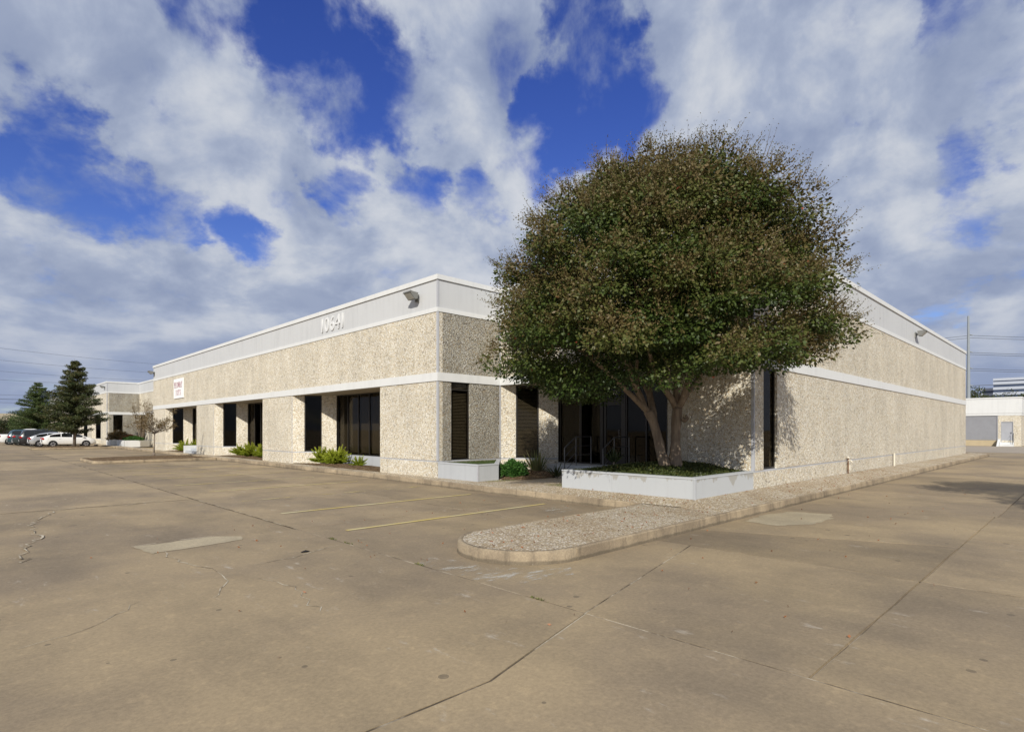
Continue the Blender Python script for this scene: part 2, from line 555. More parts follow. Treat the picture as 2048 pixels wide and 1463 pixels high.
def m_bark(c0, c1):
    def f(N):
        p = pos(N)
        n = N.noise(N.scalev(p, 9.0, 9.0, 1.6), 1.2, 6.0, 0.6)
        b = N.noise(p, 2.4, 4.0, 0.6)
        c = N.mix(N.map(n, 0.34, 0.66), c0, c1)
        c = N.mix(N.math('MULTIPLY', N.map(b, 0.5, 0.7), 0.45), c, (0.14, 0.11, 0.08))
        return bsdf(N, c, 0.75, 0.25, 0.0, bump(N, n, 0.7, 0.03))
    return f


mat('bark_crape', m_bark((0.165, 0.125, 0.09), (0.26, 0.205, 0.15)))
mat('bark_grey', m_bark((0.15, 0.12, 0.095), (0.24, 0.20, 0.16)))


def m_mulch(N):
    p = pos(N)
    v = N.n('ShaderNodeTexVoronoi')
    N.put(v.inputs['Vector'], N.scalev(p, 1.0, 2.2, 1.0))
    v.inputs['Scale'].default_value = 26.0
    s = N.n('ShaderNodeSeparateColor')
    N.put(s.inputs[0], v.outputs['Color'])
    c = N.ramp(s.outputs[0], [(0.0, (0.055, 0.032, 0.018)), (0.4, (0.13, 0.080, 0.045)), (0.7, (0.19, 0.125, 0.07)), (0.93, (0.36, 0.27, 0.16))])
    return bsdf(N, c, 0.9, 0.15, 0.0, bump(N, v.outputs['Distance'], 0.9, 0.04))


mat('mulch', m_mulch)
M = MATS

# ------------------------------------------------------------------ builders


class MB:
    def __init__(s):
        s.v, s.f = [], []

    def add(s, vs, fs):
        b = len(s.v)
        s.v += [tuple(map(float, p)) for p in vs]
        s.f += [tuple(b + i for i in f) for f in fs]
        return s

    def box(s, x0, x1, y0, y1, z0, z1):
        v = [(x, y, z) for z in (z0, z1) for x, y in ((x0, y0), (x1, y0), (x1, y1), (x0, y1))]
        return s.add(v, [(3, 2, 1, 0), (4, 5, 6, 7), (0, 1, 5, 4), (1, 2, 6, 5), (2, 3, 7, 6), (3, 0, 4, 7)])

    def prism(s, poly, z0, z1):
        n = len(poly)
        v = [(x, y, z0) for x, y in poly] + [(x, y, z1) for x, y in poly]
        f = [tuple(range(n - 1, -1, -1)), tuple(range(n, 2 * n))]
        f += [(i, (i + 1) % n, n + (i + 1) % n, n + i) for i in range(n)]
        return s.add(v, f)

    def tube(s, pts, rads, seg=8, cap=True):
        pts = [Vector(p) for p in pts]
        n = len(pts)
        base = len(s.v)
        ref = None
        for i, p in enumerate(pts):
            d = (pts[min(i + 1, n - 1)] - pts[max(i - 1, 0)])
            if d.length < 1e-9:
                d = Vector((0, 0, 1))
            d.normalize()
            if ref is None:
                ref = Vector((1, 0, 0)) if abs(d.x) < 0.8 else Vector((0, 1, 0))
            a = d.cross(ref).normalized()
            b = d.cross(a).normalized()
            ref = b.cross(d) * -1 if False else ref
            r = rads[i] if hasattr(rads, '__len__') else rads
            for k in range(seg):
                t = 2 * math.pi * k / seg
                s.v.append(tuple(p + a * (math.cos(t) * r) + b * (math.sin(t) * r)))
        for i in range(n - 1):
            for k in range(seg):
                k2 = (k + 1) % seg
                s.f.append((base + i * seg + k, base + i * seg + k2, base + (i + 1) * seg + k2, base + (i + 1) * seg + k))
        if cap:
            s.f.append(tuple(base + k for k in range(seg - 1, -1, -1)))
            s.f.append(tuple(base + (n - 1) * seg + k for k in range(seg)))
        return s

    def build(s, name, m, parent=None, smooth=False):
        me = bpy.data.meshes.new(name)
        me.from_pydata(s.v, [], s.f)
        me.update()
        if smooth:
            me.polygons.foreach_set('use_smooth', [True] * len(me.polygons))
        return link(name, me, m, parent)


def link(name, me, m, parent=None):
    o = bpy.data.objects.new(name, me)
    COL.objects.link(o)
    if m:
        me.materials.append(M[m])
    if parent is not None:
        o.parent = parent
        if parent.type != 'MESH':          # part meshes are already in world coordinates
            o.matrix_parent_inverse = Matrix.Translation(parent_world(parent)).inverted()
    return o


def parent_world(o):
    t = Vector(o.location)
    while o.parent is not None:
        o = o.parent
        t += Vector(o.location)
    return t


def empty(name, loc=(0, 0, 0), parent=None):
    o = bpy.data.objects.new(name, None)
    COL.objects.link(o)
    o.empty_display_size = 0.2
    o.location = loc
    if parent is not None:
        o.parent = parent
    return o


def tag(o, label, cat, group=None):
    o['label'] = label
    o['category'] = cat
    if group:
        o['group'] = group
    return o


def struct(o):
    o['kind'] = 'structure'
    return o


def stuff(o):
    o['kind'] = 'stuff'
    return o


def quads_mesh(name, V, tone, m, parent=None, k=4):
    """V: (n,k,3) array of separate faces, tone: (n,)"""
    n = V.shape[0]
    me = bpy.data.meshes.new(name)
    me.vertices.add(n * k)
    me.vertices.foreach_set('co', V.reshape(-1).astype(np.float32))
    me.loops.add(n * k)
    me.loops.foreach_set('vertex_index', np.arange(n * k, dtype=np.int32))
    me.polygons.add(n)
    me.polygons.foreach_set('loop_start', np.arange(n, dtype=np.int32) * k)
    me.update(calc_edges=True)
    a = me.attributes.new('tone', 'FLOAT', 'FACE')
    a.data.foreach_set('value', np.clip(tone, 0, 1).astype(np.float32))
    return link(name, me, m, parent)


def unit(a):
    return a / (np.linalg.norm(a, axis=-1, keepdims=True) + 1e-9)


def leaf_quads(P, D, L, Wd, rng=RNG, flat=0.0, nrm=None):
    """diamond leaves starting at P along D"""
    D = unit(D)
    if nrm is None:
        R = rng.normal(size=P.shape)
        R[:, 2] *= (1.0 - flat)
    else:
        R = unit(nrm) + rng.normal(size=P.shape) * 0.45
    S = unit(np.cross(D, R))
    L = np.asarray(L).reshape(-1, 1)
    Wd = np.asarray(Wd).reshape(-1, 1)
    Nn = np.cross(D, S)
    mid = P + D * L * 0.45 + Nn * L * 0.06
    return np.stack([P, mid + S * Wd * 0.5, P + D * L, mid - S * Wd * 0.5], axis=1)


class Seg:
    """wall line P->Q, outward to the right of travel"""
    def __init__(s, P, Q):
        s.P = Vector((P[0], P[1]))
        s.Q = Vector((Q[0], Q[1]))
        s.L = (s.Q - s.P).length
        s.t = (s.Q - s.P) / s.L
        s.n = Vector((s.t.y, -s.t.x))

    def at(s, a, o):
        p = s.P + s.t * a + s.n * o
        return (p.x, p.y)

    def poly(s, a0, a1, out, inn):
        return [s.at(a0, -inn), s.at(a0, out), s.at(a1, out), s.at(a1, -inn)][::-1]

    def block(s, mb, a0, a1, z0, z1, out, inn):
        return mb.prism(s.poly(a0, a1, out, inn)[::-1], z0, z1)


TH = 0.2
GAP = 0.006
Z_BASE, Z_LEDGE0, Z_LEDGE, Z_BELT0, Z_BELT1, Z_STR0, Z_STR1, Z_CAP0, Z_CAP1 = 0.02, 0.69, 0.735, 3.35, 3.63, 5.62, 5.76, 6.67, 6.83


def smooth01(x):
    x = min(1.0, max(0.0, x))
    return x * x * (3 - 2 * x)


def ucurb(v):
    return -0.75 + 0.22 * smooth01((v + 5.0) / 8.0)


def zs(u, v):
    """height of the pavement walk"""
    if u < -0.76:
        return 0.17
    if v < -9.14 or u > 2.9:
        d = (v + 10.12) / 0.95
        a = 0.12 * (1 - 0.65 * smooth01((u - 6) / 28))
        if u < 0:
            d = min(d, (u + 0.75) / 0.7)
        return 0.17 + a * min(1, max(0, d))
    a = 0.015 + 0.10 * smooth01((-2.2 - v) / 2.6)
    return 0.17 + a * min(1, max(0, (u - ucurb(v)) / 0.6))


# ------------------------------------------------------------------ ground: parking lot with concrete slabs
lot = MB()
lot.add([(-1500, -1500, -0.016), (1500, -1500, -0.016), (1500, 1500, -0.016), (-1500, 1500, -0.016)], [(0, 1, 2, 3)])
LOT = struct(lot.build('parking_lot', 'pavement'))


def rag(a, b, step=0.7, j=0.006):
    n = max(1, int(math.dist(a, b) / step))
    out_ = []
    for i in range(n):
        t = i / n
        q = [a[0] + (b[0] - a[0]) * t, a[1] + (b[1] - a[1]) * t]
        if i:
            q[0] += random.uniform(-j, j)
            q[1] += random.uniform(-j, j)
        out_.append(tuple(q))
    return out_


def slab(poly, gap=0.011, dz=0.0):
    c = (sum(p[0] for p in poly) / len(poly), sum(p[1] for p in poly) / len(poly))
    ins = []
    for i, p in enumerate(poly):
        a, b = poly[i - 1], poly[(i + 1) % len(poly)]
        d1 = Vector((p[0] - a[0], p[1] - a[1])).normalized()
        d2 = Vector((b[0] - p[0], b[1] - p[1])).normalized()
        n1, n2 = Vector((-d1.y, d1.x)), Vector((-d2.y, d2.x))
        k = (n1 + n2)
        k = k / max(0.3, k.dot(n1)) if k.length > 1e-6 else n1
        ins.append((p[0] + k.x * gap, p[1] + k.y * gap))
    pts = []
    near = math.dist(c, (CAM_U, CAM_V)) < 14
    for i in range(len(ins)):
        pts += rag(ins[i], ins[(i + 1) % len(ins)], 0.55 if near else 2.0, 0.006 if near else 0.004)
    mb = MB()
    mb.prism(pts, -0.05, dz)
    return mb.build('concrete_slab', 'pavement', LOT)


UL = [-25.4, -21.7, -18.0, -14.35, -10.65, -6.95, -3.28, 0.40, 3.66, 7.4, 11.1, 14.8, 18.5, 22.2, 25.9, 29.6, 33.3, 37.0]


def rect(u0, u1, v0, v1):
    return [(u0, v0), (u1, v0), (u1, v1), (u0, v1)]


# stalls and bay between the aisle joint and the kerb
vl = [-10.0, -5.15, 3.4, 11.9, 20.4, 28.9, 37.4, 45.9]
for a, b in zip(vl[:-1], vl[1:]):
    for c, d in ((-6.95, -3.28), (-3.28, -0.3)):
        slab(rect(c, d, a, b), dz=random.uniform(-0.003, 0.0))
# aisle to the left
vl = [-12.0, -5.15, 1.0, 9.5, 18.0, 26.5, 35.0, 43.5]
for a, b in zip(vl[:-1], vl[1:]):
    for c, d in ((-18.0, -6.95),):
        dz = -0.012 + random.uniform(-0.002, 0.002) if a >= -5.2 else 0.0
        slab([(c, a), (-8.58, -12.06), (-6.95, -11.61), (d, b), (c, b)] if a < -11 else rect(c, d, a, b), gap=0.011, dz=dz)
# foreground and drive to the right (the cross joint runs a little askew)
slab([(-18.0, -20.0), (-6.95, -20.0), (-6.95, -11.61), (-8.58, -12.06), (-18.0, -12.0)])
slab([(-6.95, -13.6), (-3.28, -13.6), (-3.28, -10.72), (-6.95, -11.6)])
slab([(-6.95, -11.6), (-3.28, -10.72), (-3.28, -9.9), (-6.95, -9.9)])
slab([(-3.28, -13.6), (-0.55, -13.6), (-2.0, -9.9), (-3.28, -9.9)])
slab([(-0.55, -13.6), (3.66, -13.6), (3.66, -9.9), (-2.0, -9.9)])
for a, b in zip(UL[8:-1], UL[9:]):
    slab(rect(a, b, -13.65, -9.9))
for a, b in zip([-6.95, -3.28, 0.40] + UL[8:-1], [-3.28, 0.40, 3.66] + UL[9:]):
    slab(rect(a, b, -22.0, -13.6 if b < 3.7 else -13.65))

# light coloured sealant lying in the open joints
JOINTS = [((-6.95, -20), (-6.95, 45.9)), ((-3.28, -22), (-3.28, 45)), ((-3.28, -10.72), (-6.95, -11.6)),
          ((-6.95, -13.62), (37, -13.65)), ((-6.95, -11.62), (-8.58, -12.06)), ((-8.58, -12.06), (-18, -12.0)), ((-18, -5.15), (-6.95, -5.15)),
          ((3.66, -22), (3.66, -10)), ((-2.0, -9.95), (-0.55, -13.6)), ((-6.95, -5.15), (-0.6, -5.15)), ((7.4, -22), (7.4, -10)), ((11.1, -22), (11.1, -10)),
          ((-6.95, 3.4), (-0.6, 3.4)), ((-6.95, 11.9), (-0.6, 11.9)), ((-18, 1.0), (-6.95, 1.0)), ((14.8, -22), (14.8, -10)), ((18.5, -22), (18.5, -10))]
for k, (a, b) in enumerate(JOINTS):
    sg = Seg(a, b)
    mb = MB()
    n = int(sg.L / 1.2) + 1
    z = -0.003 - 0.0004 * k
    w0 = [0.010 + random.uniform(0.0, 0.006) for _ in range(n + 1)]
    L_ = [(*sg.at(sg.L * i / n, w0[i]), z) for i in range(n + 1)]
    R_ = [(*sg.at(sg.L * i / n, -w0[i]), z) for i in range(n + 1)]
    mb.add(L_ + R_, [(n + 1 + i, n + 2 + i, i + 1, i) for i in range(n)])
    mb.build('joint_sealant', 'joint_sealant', LOT)


def crack(pts, w, z=0.004, jit=0.05, mname='crack_fill'):
    P = [Vector(p) for p in pts]
    Q = []
    for a, b in zip(P[:-1], P[1:]):
        n = max(2, int((b - a).length / 0.14))
        for i in range(n):
            q = a.lerp(b, i / n)
            if i:
                q = q + Vector((random.gauss(0, jit), random.gauss(0, jit)))
            Q.append(q)
    Q.append(P[-1])
    Lf, Rt = [], []
    for i, q in enumerate(Q):
        d = (Q[min(i + 1, len(Q) - 1)] - Q[max(0, i - 1)]).normalized()
        nn = Vector((-d.y, d.x))
        ww = w * random.uniform(0.25, 1.0) * (0.4 if i in (0, len(Q) - 1) else 1)
        Lf.append((*(q + nn * ww), z))
        Rt.append((*(q - nn * ww), z))
    n = len(Q)
    return MB().add(Lf + Rt, [(i, n + i, n + i + 1, i + 1) for i in range(n - 1)]).build('crack', mname, LOT)


crack([(-10.63, -5.15), (-10.45, -3.74), (-10.23, -2.82), (-10.32, -1.35), (-9.77, 0.63), (-9.34, 0.98)], 0.016, 0.002)
crack([(-9.34, 0.98), (-8.45, 0.70), (-7.49, 1.35), (-6.95, 1.5)], 0.012, 0.002, 0.04)
crack([(-9.1, -5.6), (-9.15, -6.5), (-8.95, -7.4), (-9.0, -8.0), (-9.35, -8.6)], 0.010, 0.004, 0.04)
crack([(-8.55, -7.4), (-8.0, -7.35), (-7.45, -7.1), (-6.98, -6.9)], 0.010, 0.004, 0.03)
crack([(-8.7, -8.1), (-8.6, -8.9), (-8.75, -9.8)], 0.007, 0.004, 0.04)
crack([(-10.9, -9.0), (-10.4, -8.8), (-9.9, -8.2)], 0.007, 0.004, 0.03)
crack([(-6.9, -1.0), (-5.0, -0.75), (-3.3, -0.9), (-2.0, -0.6)], 0.014, 0.004, 0.03)

# repair patches
def ragpatch(name, poly, z, j, mname, parent):
    pts = []
    for i in range(len(poly)):
        pts += rag(poly[i], poly[(i + 1) % len(poly)], 0.12, j)
    return MB().add([(x, y, z) for x, y in pts], [tuple(range(len(pts)))]).build(name, mname, parent)


ragpatch('repair_patch', [(-9.28, -5.72), (-8.0, -5.52), (-7.9, -5.2), (-8.2, -4.93), (-9.36, -4.97)], 0.005, 0.025, 'pavement_patch', LOT)
ragpatch('repair_patch', [(-0.4, -10.3), (-0.55, -10.95), (0.05, -11.35), (1.0, -11.4), (1.75, -11.2), (1.5, -10.5), (0.7, -10.25)], 0.004, 0.05, 'pavement_patch', LOT)
crack([(-9.38, -4.95), (-8.7, -4.86), (-8.2, -4.88)], 0.02, 0.007, 0.02)

# pale cement smears, worn thin
for poly in ([(-6.9, -8.6), (-6.45, -8.7), (-6.45, -9.4), (-6.1, -10.0), (-5.6, -10.25), (-5.9, -10.6), (-6.6, -10.5), (-6.93, -10.0)],
             [(-2.4, -7.2), (-1.3, -7.0), (-1.2, -6.3), (-2.0, -6.4)]):
    ragpatch('cement_smear', poly, 0.003, 0.03, 'cement_smear', LOT)

# stall stripes, worn yellow paint
for v, u0, u1, wear in ((-5.92, -6.4, -1.3, 0.36), (-3.14, -6.4, -1.25, 0.39), (-0.42, -6.25, -1.0, 0.50), (2.45, -6.15, -1.5, 0.455),
                        (5.15, -6.35, -1.8, 0.46), (8.32, -6.4, -1.6, 0.47), (11.0, -6.4, -1.4, 0.47), (13.8, -6.4, -1.4, 0.47), (16.5, -6.4, -1.4, 0.47)):
    n = 12
    vs = [(u0 + (u1 - u0) * i / n, v + s * 0.05 + random.uniform(-.006, .006), 0.006) for s in (-1, 1) for i in range(n + 1)]
    o = MB().add(vs, [(i, i + 1, n + 2 + i, n + 1 + i) for i in range(n)]).build('stall_stripe', 'stripe_paint', LOT)
    a = o.data.attributes.new('wear', 'FLOAT', 'POINT')
    a.data.foreach_set('value', [wear] * len(o.data.vertices))

# paler concrete behind the right hand building line
struct(MB().add([(46, -60, -0.008), (69, -60, -0.008), (69, 60, -0.008), (46, 60, -0.008)], [(0, 1, 2, 3)]).build('service_road', 'pavement_far'))

# ------------------------------------------------------------------ walk with kerb
walk = MB()


def sheet(mb, u0f, u1f, v0, v1, nu, nv, zf=zs, dz=0.0):
    vs = []
    for j in range(nv + 1):
        v = v0 + (v1 - v0) * j / nv
        a = u0f(v) if callable(u0f) else u0f
        b = u1f(v) if callable(u1f) else u1f
        for i in range(nu + 1):
            u = a + (b - a) * i / nu
            vs.append((u, v, zf(u, v) + dz))
    mb.add(vs, [(j * (nu + 1) + i, j * (nu + 1) + i + 1, (j + 1) * (nu + 1) + i + 1, (j + 1) * (nu + 1) + i) for j in range(nv) for i in range(nu)])


sheet(walk, lambda v: ucurb(v) + 0.03, 0.1, 0.0, 110, 3, 60)
sheet(walk, lambda v: ucurb(v) + 0.03, 3.4, -9.14, 0.0, 16, 36)
sheet(walk, -0.75, 37.5, -10.1, -9.14, 120, 5)
arc = [(-5.30 + 0.96 * math.cos(math.radians(a)), -9.17 + 0.96 * math.sin(math.radians(a))) for a in range(90, 271, 10)]
isl = [(-0.75, -10.10), (-0.75, -8.23)] + [(x, y) for x, y in arc]
walk.add([(x, y, 0.17) for x, y in isl], [tuple(range(len(isl)))])
WALK = struct(walk.build('sidewalk', 'aggregate'))


def kerb_run(pts, zf, parent=WALK, w=0.07, step=3.05, name='kerb'):
    run = []
    for a, b in zip(pts[:-1], pts[1:]):
        sg = Seg(a, b)
        n = max(1, round(sg.L / step))
        for i in range(n):
            run.append((sg, sg.L * i / n, sg.L * (i + 1) / n))
    for sg, a0, a1 in run:
        g = 0.004
        h = random.uniform(-0.002, 0.004)
        sh_ = random.uniform(-0.006, 0.006)
        mb = MB()
        vs = []
        for a in (a0 + g, a1 - g):
            x, y = sg.at(a, -0.03)
            zt = zf(x, y) + 0.004 + h
            for o_, z_ in ((0.012 + sh_, -0.05), (sh_, zt - 0.02), (sh_ - 0.018, zt), (-w, zt), (-w, -0.05)):
                vs.append((*sg.at(a, o_), z_))
        mb.add(vs, [(0, 5, 6, 1), (1, 6, 7, 2), (2, 7, 8, 3), (3, 8, 9, 4), (0, 1, 2, 3, 4), (9, 8, 7, 6, 5)])
        mb.build(name, 'kerb_concrete', parent)


lp = [(ucurb(v), v) for v in (110, 60, 30, 3.0, 0.0, -3.0, -5.0, -8.2)]
kerb_run(lp, zs)
kerb_run([(-0.75, -8.2), (-5.30, -8.2)], lambda u, v: 0.17)
# rounded nose, one cast piece
mb = MB()
prof = [(0.985, -0.05), (0.975, 0.152), (0.955, 0.174), (0.90, 0.174), (0.90, -0.05)]
angs = list(range(90, 271, 9))
vs = [(-5.30 + r * math.cos(math.radians(a)), -9.17 + r * math.sin(math.radians(a)), z) for a in angs for r, z in prof]
mb.add(vs, [(i * 5 + k, i * 5 + k + 1, i * 5 + 6 + k, i * 5 + 5 + k) for i in range(len(angs) - 1) for k in range(4)])
mb.build('kerb', 'kerb_concrete', WALK, True)
kerb_run([(-5.30, -10.15), (-0.75, -10.13), (37.5, -10.12)], lambda u, v: 0.17)
kerb_run([(37.5, -10.12), (37.52, -9.0)], lambda u, v: 0.17)

# landscape islands in the lot
def island(name, v0, v1, u0, u1):
    r = 0.5
    pts = []
    for cx, cy, a0 in ((u0 + r, v0 + r, 180), (u1 - 0.02, v0, None), (u1 - 0.02, v1, None), (u0 + r, v1 - r, 90)):
        if a0 is None:
            pts.append((cx, cy))
        else:
            for k in range(6):
                t = math.radians(a0 + 90 * k / 5)
                pts.append((cx + r * math.cos(t), cy + r * math.sin(t)))
    n = len(pts)
    c = ((u0 + u1) / 2, (v0 + v1) / 2)
    inner = [(c[0] + (x - c[0]) * 0.975, c[1] + (y - c[1]) * 0.94) for x, y in pts]
    o = MB()
    o.add([(x, y, -0.05) for x, y in pts] + [(x, y, 0.16) for x, y in pts] + [(x, y, 0.16) for x, y in inner] + [(x, y, 0.10) for x, y in inner],
          [(i, (i + 1) % n, n + (i + 1) % n, n + i) for i in range(n)] + [(n + i, n + (i + 1) % n, 2 * n + (i + 1) % n, 2 * n + i) for i in range(n)]
          + [(2 * n + i, 2 * n + (i + 1) % n, 3 * n + (i + 1) % n, 3 * n + i) for i in range(n)])
    k = struct(o.build(name, 'kerb_concrete'))
    rings = [(1.0, 0.13), (0.8, 0.17), (0.5, 0.22), (0.2, 0.24)]
    vs = [(c[0] + (x - c[0]) * q * 0.975, c[1] + (y - c[1]) * q * 0.94, z + random.uniform(-.015, .02)) for q, z in rings for x, y in pts]
    mb = MB().add(vs, [(j * n + i, j * n + (i + 1) % n, (j + 1) * n + (i + 1) % n, (j + 1) * n + i) for j in range(3) for i in range(n)] + [tuple(range(3 * n, 4 * n))])
    mb.build('mulch', 'mulch', k)
    return k


island('planting_island', 20.3, 25.2, -6.3, -0.55)
island('planting_island', 49.4, 53.6, -6.6, -0.55)
island('planting_island', 80.0, 83.5, -6.6, -0.55)

# ------------------------------------------------------------------ main building
BLD = tag(empty('office_building', (0, 0, 0)), 'long single storey office building clad in cream pebble panels with white belt courses', 'building')


def part(mb, name, m, parent=BLD, smooth=False):
    return mb.build(name, m, parent, smooth)


PTS = [(0, 108), (0, 57.2), (2.9, 57.2), (2.9, 37.5), (0, 37.5), (0, 0), (2.8, 0), (2.8, -9.13), (35.6, -9.13), (35.6, 40)]
KIND = [None, 'x', 'c', 'c', 'x', 'x', 'c', 'x', 'x', None]      # x convex, c concave
SEGS = [Seg(a, b) for a, b in zip(PTS[:-1], PTS[1:])]


def ends(i, out):
    s = SEGS[i]
    a0, a1 = 0.0, s.L
    if KIND[i] == 'x':
        a0 = TH
    elif KIND[i] == 'c':
        a0 = -TH
    if KIND[i + 1] == 'x':
        a1 = s.L + out
    elif KIND[i + 1] == 'c':
        a1 = s.L - out
    return a0, a1


def course(i, z0, z1, out, name, m, joints=(), inn=TH, gap=GAP):
    s = SEGS[i]
    a0, a1 = ends(i, out)
    js = [a0] + [j for j in sorted(joints) if a0 + 0.3 < j < a1 - 0.3] + [a1]
    for k, (p, q) in enumerate(zip(js[:-1], js[1:])):
        g0 = 0 if k == 0 else gap
        g1 = 0 if k == len(js) - 2 else gap
        part(s.block(MB(), p + g0, q - g1, z0, z1, out, inn), name, m)


# panel joints measured along each wall line
J_STONE = {0: [7.6, 15, 22.5, 30, 37.5, 45], 1: [], 2: [8.0], 3: [], 4: [3.6, 11.4, 14.94, 22.64, 26.28, 33.97], 5: [], 6: [], 7: [11.79, 23.4], 8: [12, 24, 36]}
J_FASC = {0: [12, 24, 36], 1: [], 2: [9.0], 3: [], 4: [7.5, 15.0, 22.5, 29.9, 35.74], 5: [], 6: [4.5], 7: [11.79, 23.4], 8: [12, 24, 36]}
STONE_M = {1: 'stone_weathered', 5: 'stone_weathered'}
for i in range(len(SEGS)):
    sm = STONE_M.get(i, 'stone')
    course(i, Z_CAP0, Z_CAP1, 0.045, 'coping', 'white_trim', J_FASC[i], gap=0.002)
    course(i, Z_STR1, Z_CAP0, 0.0, 'fascia_panel', 'grey_fascia', J_FASC[i])
    course(i, Z_STR0, Z_STR1, 0.022, 'string_course', 'white_trim', J_FASC[i], gap=0.002)
    course(i, Z_BELT1, Z_STR0, 0.0, 'stone_panel', sm, J_STONE[i])
    course(i, Z_BELT0, Z_BELT1, 0.03, 'belt_course', 'white_trim', J_FASC[i], gap=0.002)


def strip_wall(s, a0, a1, name_m='stone', base=True, ztop=Z_BELT0, zb=Z_BASE, inn=TH, parent=BLD):
    """pebble wall from base to soffit with the thin ledge in it"""
    if a1 - a0 < 0.02:
        return
    part(s.block(MB(), a0, a1, Z_LEDGE, ztop, 0.0, inn), 'stone_panel', name_m)
    part(s.block(MB(), a0, a1, Z_LEDGE0, Z_LEDGE, -0.012, inn), 'ledge', 'ledge_grey')
    part(s.block(MB(), a0, a1, zb, Z_LEDGE0, 0.0, inn), 'base_panel', name_m)


def base_only(s, a0, a1, name_m='stone', zb=Z_BASE, inn=TH):
    part(s.block(MB(), a0, a1, Z_LEDGE0, Z_LEDGE, -0.012, inn), 'ledge', 'ledge_grey')
    part(s.block(MB(), a0, a1, zb, Z_LEDGE0, 0.0, inn), 'base_panel', name_m)


def window(s, a0, a1, z0, z1, n=1, back=0.08, blind=None, parent=BLD, fw=0.05, name='window', transom=None, label=None):
    """bronze framed glazing let into wall line s between a0 and a1"""
    p = s.at((a0 + a1) / 2, -back)
    w = empty(name, (0, 0, 0), parent)
    fr = MB()
    s.block(fr, a0, a1, z0, z0 + fw, 0.0 - back + 0.03, back + 0.05)
    s.block(fr, a0, a1, z1 - fw, z1, 0.0 - back + 0.03, back + 0.05)
    w_ = (a1 - a0)
    for k in range(n + 1):
        c = a0 + fw / 2 + (w_ - fw) * k / n
        s.block(fr, c - fw / 2, c + fw / 2, z0 + fw, z1 - fw, 0.0 - back + 0.03, back + 0.05)
    if transom:
        for k in range(n):
            c0 = a0 + fw / 2 + (w_ - fw) * k / n + fw / 2
            c1 = a0 + fw / 2 + (w_ - fw) * (k + 1) / n - fw / 2
            s.block(fr, c0, c1, transom - fw / 2, transom + fw / 2, 0.0 - back + 0.025, back + 0.045)
    part(fr, 'frame', 'frame_bronze', w)
    for k in range(n):
        c0 = a0 + fw / 2 + (w_ - fw) * k / n + fw / 2
        c1 = a0 + fw / 2 + (w_ - fw) * (k + 1) / n - fw / 2
        mb = MB()
        s.block(mb, c0 - 0.004, c1 + 0.004, z0 + fw - 0.004, z1 - fw + 0.004, -back, back + 0.006)
        part(mb, 'pane', 'tinted_glass', w)
        if blind == 'slats':
            mb = MB()
            z = z1 - fw - 0.06
            s.block(mb, c0 + 0.01, c1 - 0.01, z, z1 - fw - 0.005, -back - 0.05, back + 0.09)
            while z > z0 + fw + 0.05:
                v = [(*s.at(c0 + 0.012, -back - 0.05), z - 0.026), (*s.at(c1 - 0.012, -back - 0.05), z - 0.026),
                     (*s.at(c1 - 0.012, -back - 0.075), z), (*s.at(c0 + 0.012, -back - 0.075), z)]
                mb.add(v, [(0, 1, 2, 3)])
                z -= 0.05
            stuff(part(mb, 'blind', 'blind_pale', w))
        elif blind == 'vertical':
            mb = MB()
            c = c0 + 0.04
            while c < c1 - 0.04:
                q = random.uniform(0.02, 0.05)
                mb.add([(*s.at(c, -back - 0.08), z0 + 0.1), (*s.at(c + 0.075, -back - 0.08 - q), z0 + 0.1),
                        (*s.at(c + 0.075, -back - 0.08 - q), z1 - 0.08), (*s.at(c, -back - 0.08), z1 - 0.08)], [(0, 1, 2, 3)])
                c += 0.085
            stuff(part(mb, 'blind', 'blind', w))
    return w


def bay(u0, v0, v1, d=1.46, splay_blind=None, back_n=4, back_blind=None, right_plain=True, back=True):
    """recess under the belt course with splayed pebble sides"""
    s = Seg((u0, v1), (u0 + d, v1 - d))
    L = s.L
    w0, w1 = L * 0.27, L * 0.665
    strip_wall(s, 0.0, w0)
    strip_wall(s, w1, L)
    base_only(s, w0, w1)
    window(s, w0, w1, Z_LEDGE, Z_BELT0, 1, 0.06, splay_blind)
    s2 = Seg((u0 + d, v0 + d), (u0, v0))
    strip_wall(s2, 0.0, s2.L)
    # soffit
    mb = MB().prism([(u0 + TH, v0), (u0 + TH, v1), (u0 + d + 0.3, v1 - d + 0.1), (u0 + d + 0.3, v0 + d - 0.1)], Z_BELT0 + 0.002, Z_BELT0 + 0.06)
    mb.v = [(x, y, z) for x, y, z in mb.v]
    part(mb, 'soffit', 'soffit_paint')
    if back:
        s3 = Seg((u0 + d, v1 - d), (u0 + d, v0 + d))
        part(s3.block(MB(), 0, s3.L, Z_BASE, 0.62, 0.0, TH), 'knee_wall', 'planter_grey')
        window(s3, 0.02, s3.L - 0.02, 0.62, Z_BELT0, back_n, 0.08, back_blind)
    return s


def pier(seg_i, a0, a1, m='stone'):
    strip_wall(SEGS[seg_i], a0, a1, m)


# front line E -> A : distance a = 37.5 - v
S4 = SEGS[4]
BAYS = [(3.53, 11.22), (14.86, 22.56), (26.10, 33.90)]
pier(4, 37.5 - 3.53, 37.5)
pier(4, 37.5 - 14.86, 37.5 - 11.22)
pier(4, 37.5 - 26.10, 37.5 - 22.56)
pier(4, TH, 37.5 - 33.90)
for v0, v1 in BAYS:
    bay(0.0, v0, v1, 1.46, None, 5, 'vertical' if v0 < 5 else None)
